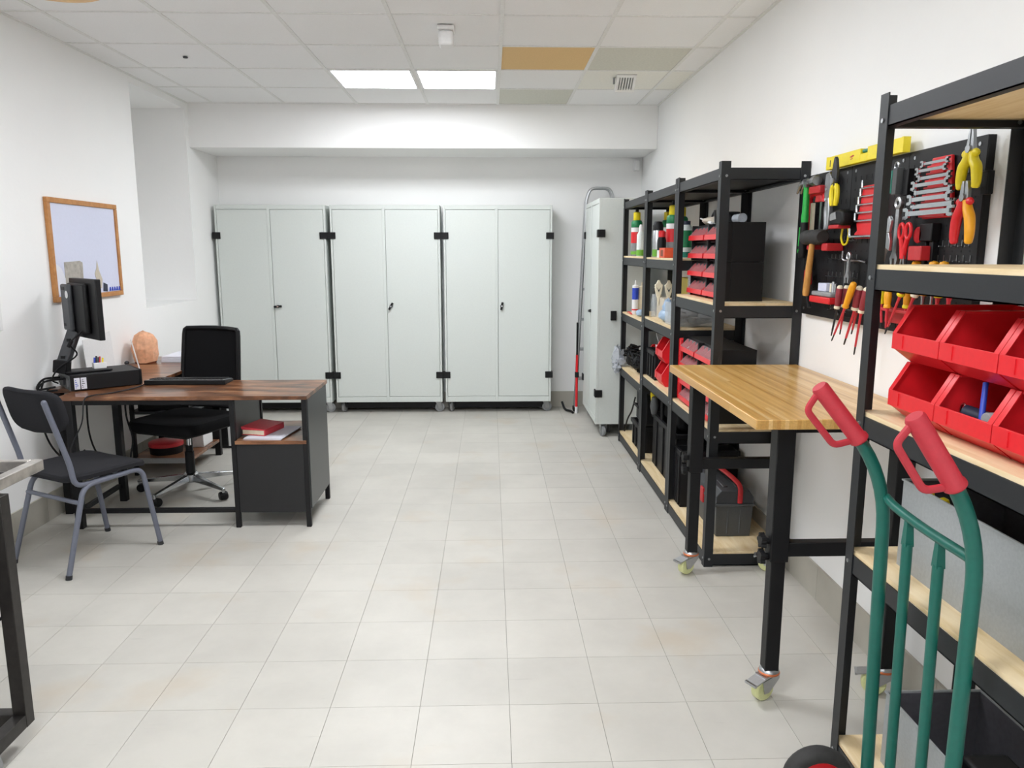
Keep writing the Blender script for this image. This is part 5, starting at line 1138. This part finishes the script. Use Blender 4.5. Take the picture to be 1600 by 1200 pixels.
# screwdrivers
def screwdriver(label, a, m, b, c1, c2, x, group, rr=.0125, shaft='sdred', fat=1.0):
    dy = -(1.36-x)*2.0                          # these hang in front of the panel, so a little nearer along the wall
    A_, M_, B_ = [Vector((x, q[0]+dy, q[1])) for q in (a, m, b)]
    t = thing('screwdriver', label, 'screwdriver', (x, b[0]+dy, b[1]), 0, group)
    d = (M_-A_).normalized(); L_ = (M_-A_).length
    r = rr*fat
    obj('handle', MB().tube([A_+d*.010, A_+d*.014, A_+d*L_*.45, A_+d*(L_-.018), A_+d*(L_-.012)], [r*.9, r, r*1.02, r*.86, r*.8], 12), c1, t)
    obj('handle_end', MB().tube([A_, A_+d*.004, A_+d*.0105], [r*.55, r*.85, r*.92], 12), c2, t)
    obj('collar', MB().tube([M_-d*.0125, M_-d*.008, M_-d*.002, M_], [r*.85, r*1.0, r*.95, r*.6], 12), c2, t)
    D = (B_-M_).normalized(); LL = (B_-M_).length
    obj('shaft_sleeve', MB().tube([M_, M_+D*.012, M_+D*LL*.8], [r*.5, r*.36, r*.30], 8), shaft, t)
    obj('blade', MB().tube([M_+D*LL*.8, M_+D*LL*.97, B_], [r*.24, r*.22, r*.15], 8), 'dk', t)
sg = 'insulated screwdrivers in the left holder'
X1 = TX-.045
screwdriver('maroon screwdriver with black blade, leftmost of the left group', (2.965, 1.370), (2.979, 1.280), (3.013, 1.173), 'maroon', 'cream', X1, sg, shaft='dk')
screwdriver('maroon screwdriver, second from left in the left group, behind the orange one', (2.912, 1.370), (2.925, 1.285), (2.945, 1.179), 'maroon', 'cream', X1+.03, sg)
screwdriver('orange-handled screwdriver leaning in front of the left group', (2.853, 1.388), (2.908, 1.295), (3.0, 1.162), 'orange', 'orange', X1-.03, sg)
screwdriver('maroon screwdriver, middle of the left group with red shaft', (2.808, 1.374), (2.835, 1.286), (2.900, 1.152), 'maroon', 'cream', X1, sg, fat=1.15)
screwdriver('maroon screwdriver, rightmost of the left group at the shelf post', (2.752, 1.372), (2.785, 1.280), (2.815, 1.125), 'maroon', 'cream', X1, sg, fat=1.05)
screwdriver('maroon screwdriver behind the left group with thin shaft', (2.80, 1.355), (2.82, 1.275), (2.85, 1.19), 'maroon', 'cream', X1+.033, sg)
one('screwdriver_rack', MB().box(PX-.06, PX, 2.76, 3.0, 1.278, 1.286).box(PX-.012, PX, 2.76, 3.0, 1.245, 1.278), 'blk', 'black rack carrying the left group of screwdrivers', 'rack', bev=.002)
sg2 = 'insulated screwdrivers in the right holder'
one('screwdriver_holder', MB().box(PX-.05, PX, 2.28, 2.665, 1.298, 1.308).box(PX-.01, PX, 2.28, 2.665, 1.255, 1.298), 'redtrim', 'red holder strip carrying the right group of screwdrivers', 'holder', bev=.002)
screwdriver('small yellow screwdriver, leftmost of the right group', (2.652, 1.372), (2.648, 1.318), (2.632, 1.24), 'yellow', 'yellow', X1+.02, sg2)
screwdriver('small orange screwdriver, second from left of the right group', (2.608, 1.372), (2.606, 1.31), (2.603, 1.228), 'orange', 'orange', X1, sg2)
screwdriver('tilted maroon screwdriver with yellow collar and dark tip', (2.50, 1.415), (2.533, 1.358), (2.609, 1.228), 'maroon', 'yellow', X1-.02, sg2)
screwdriver('orange and yellow screwdriver, upright beside the tilted one', (2.478, 1.40), (2.485, 1.315), (2.49, 1.24), 'orange', 'yellow', X1+.02, sg2)
screwdriver('tilted maroon screwdriver with pale collar near the red bins', (2.42, 1.42), (2.452, 1.36), (2.512, 1.26), 'maroon', 'cream', X1-.02, sg2)
screwdriver('yellow and green handled screwdriver over the red bins', (2.385, 1.43), (2.391, 1.362), (2.396, 1.27), 'yellow', 'orange', X1+.022, sg2, shaft='steel', fat=1.35)
screwdriver('blue-ended yellow screwdriver over the red bins', (2.352, 1.43), (2.358, 1.372), (2.366, 1.27), 'blue', 'yellow', X1-.032, sg2, shaft='steel')
screwdriver('fat maroon screwdriver with yellow ring, second from right', (2.315, 1.44), (2.318, 1.362), (2.32, 1.26), 'maroon', 'yellow', X1, sg2, fat=1.3)
screwdriver('fat maroon screwdriver with yellow ring, rightmost of the right group', (2.26, 1.44), (2.262, 1.366), (2.263, 1.26), 'maroon', 'yellow', X1, sg2, fat=1.3)
for k, (y, lb) in enumerate(((2.47, 'left'), (2.372, 'middle'), (2.318, 'right'))):
    one('stubby_screwdriver', MB().lathe([(0, 1.44), (.014, 1.44), (.016, 1.455), (.012, 1.466), (0, 1.47)], (PX-.02, y, 0), 14), 'orange', 'yellow rounded screwdriver end just above the shelf board, %s one' % lb, 'screwdriver', 'yellow screwdriver ends above the board')
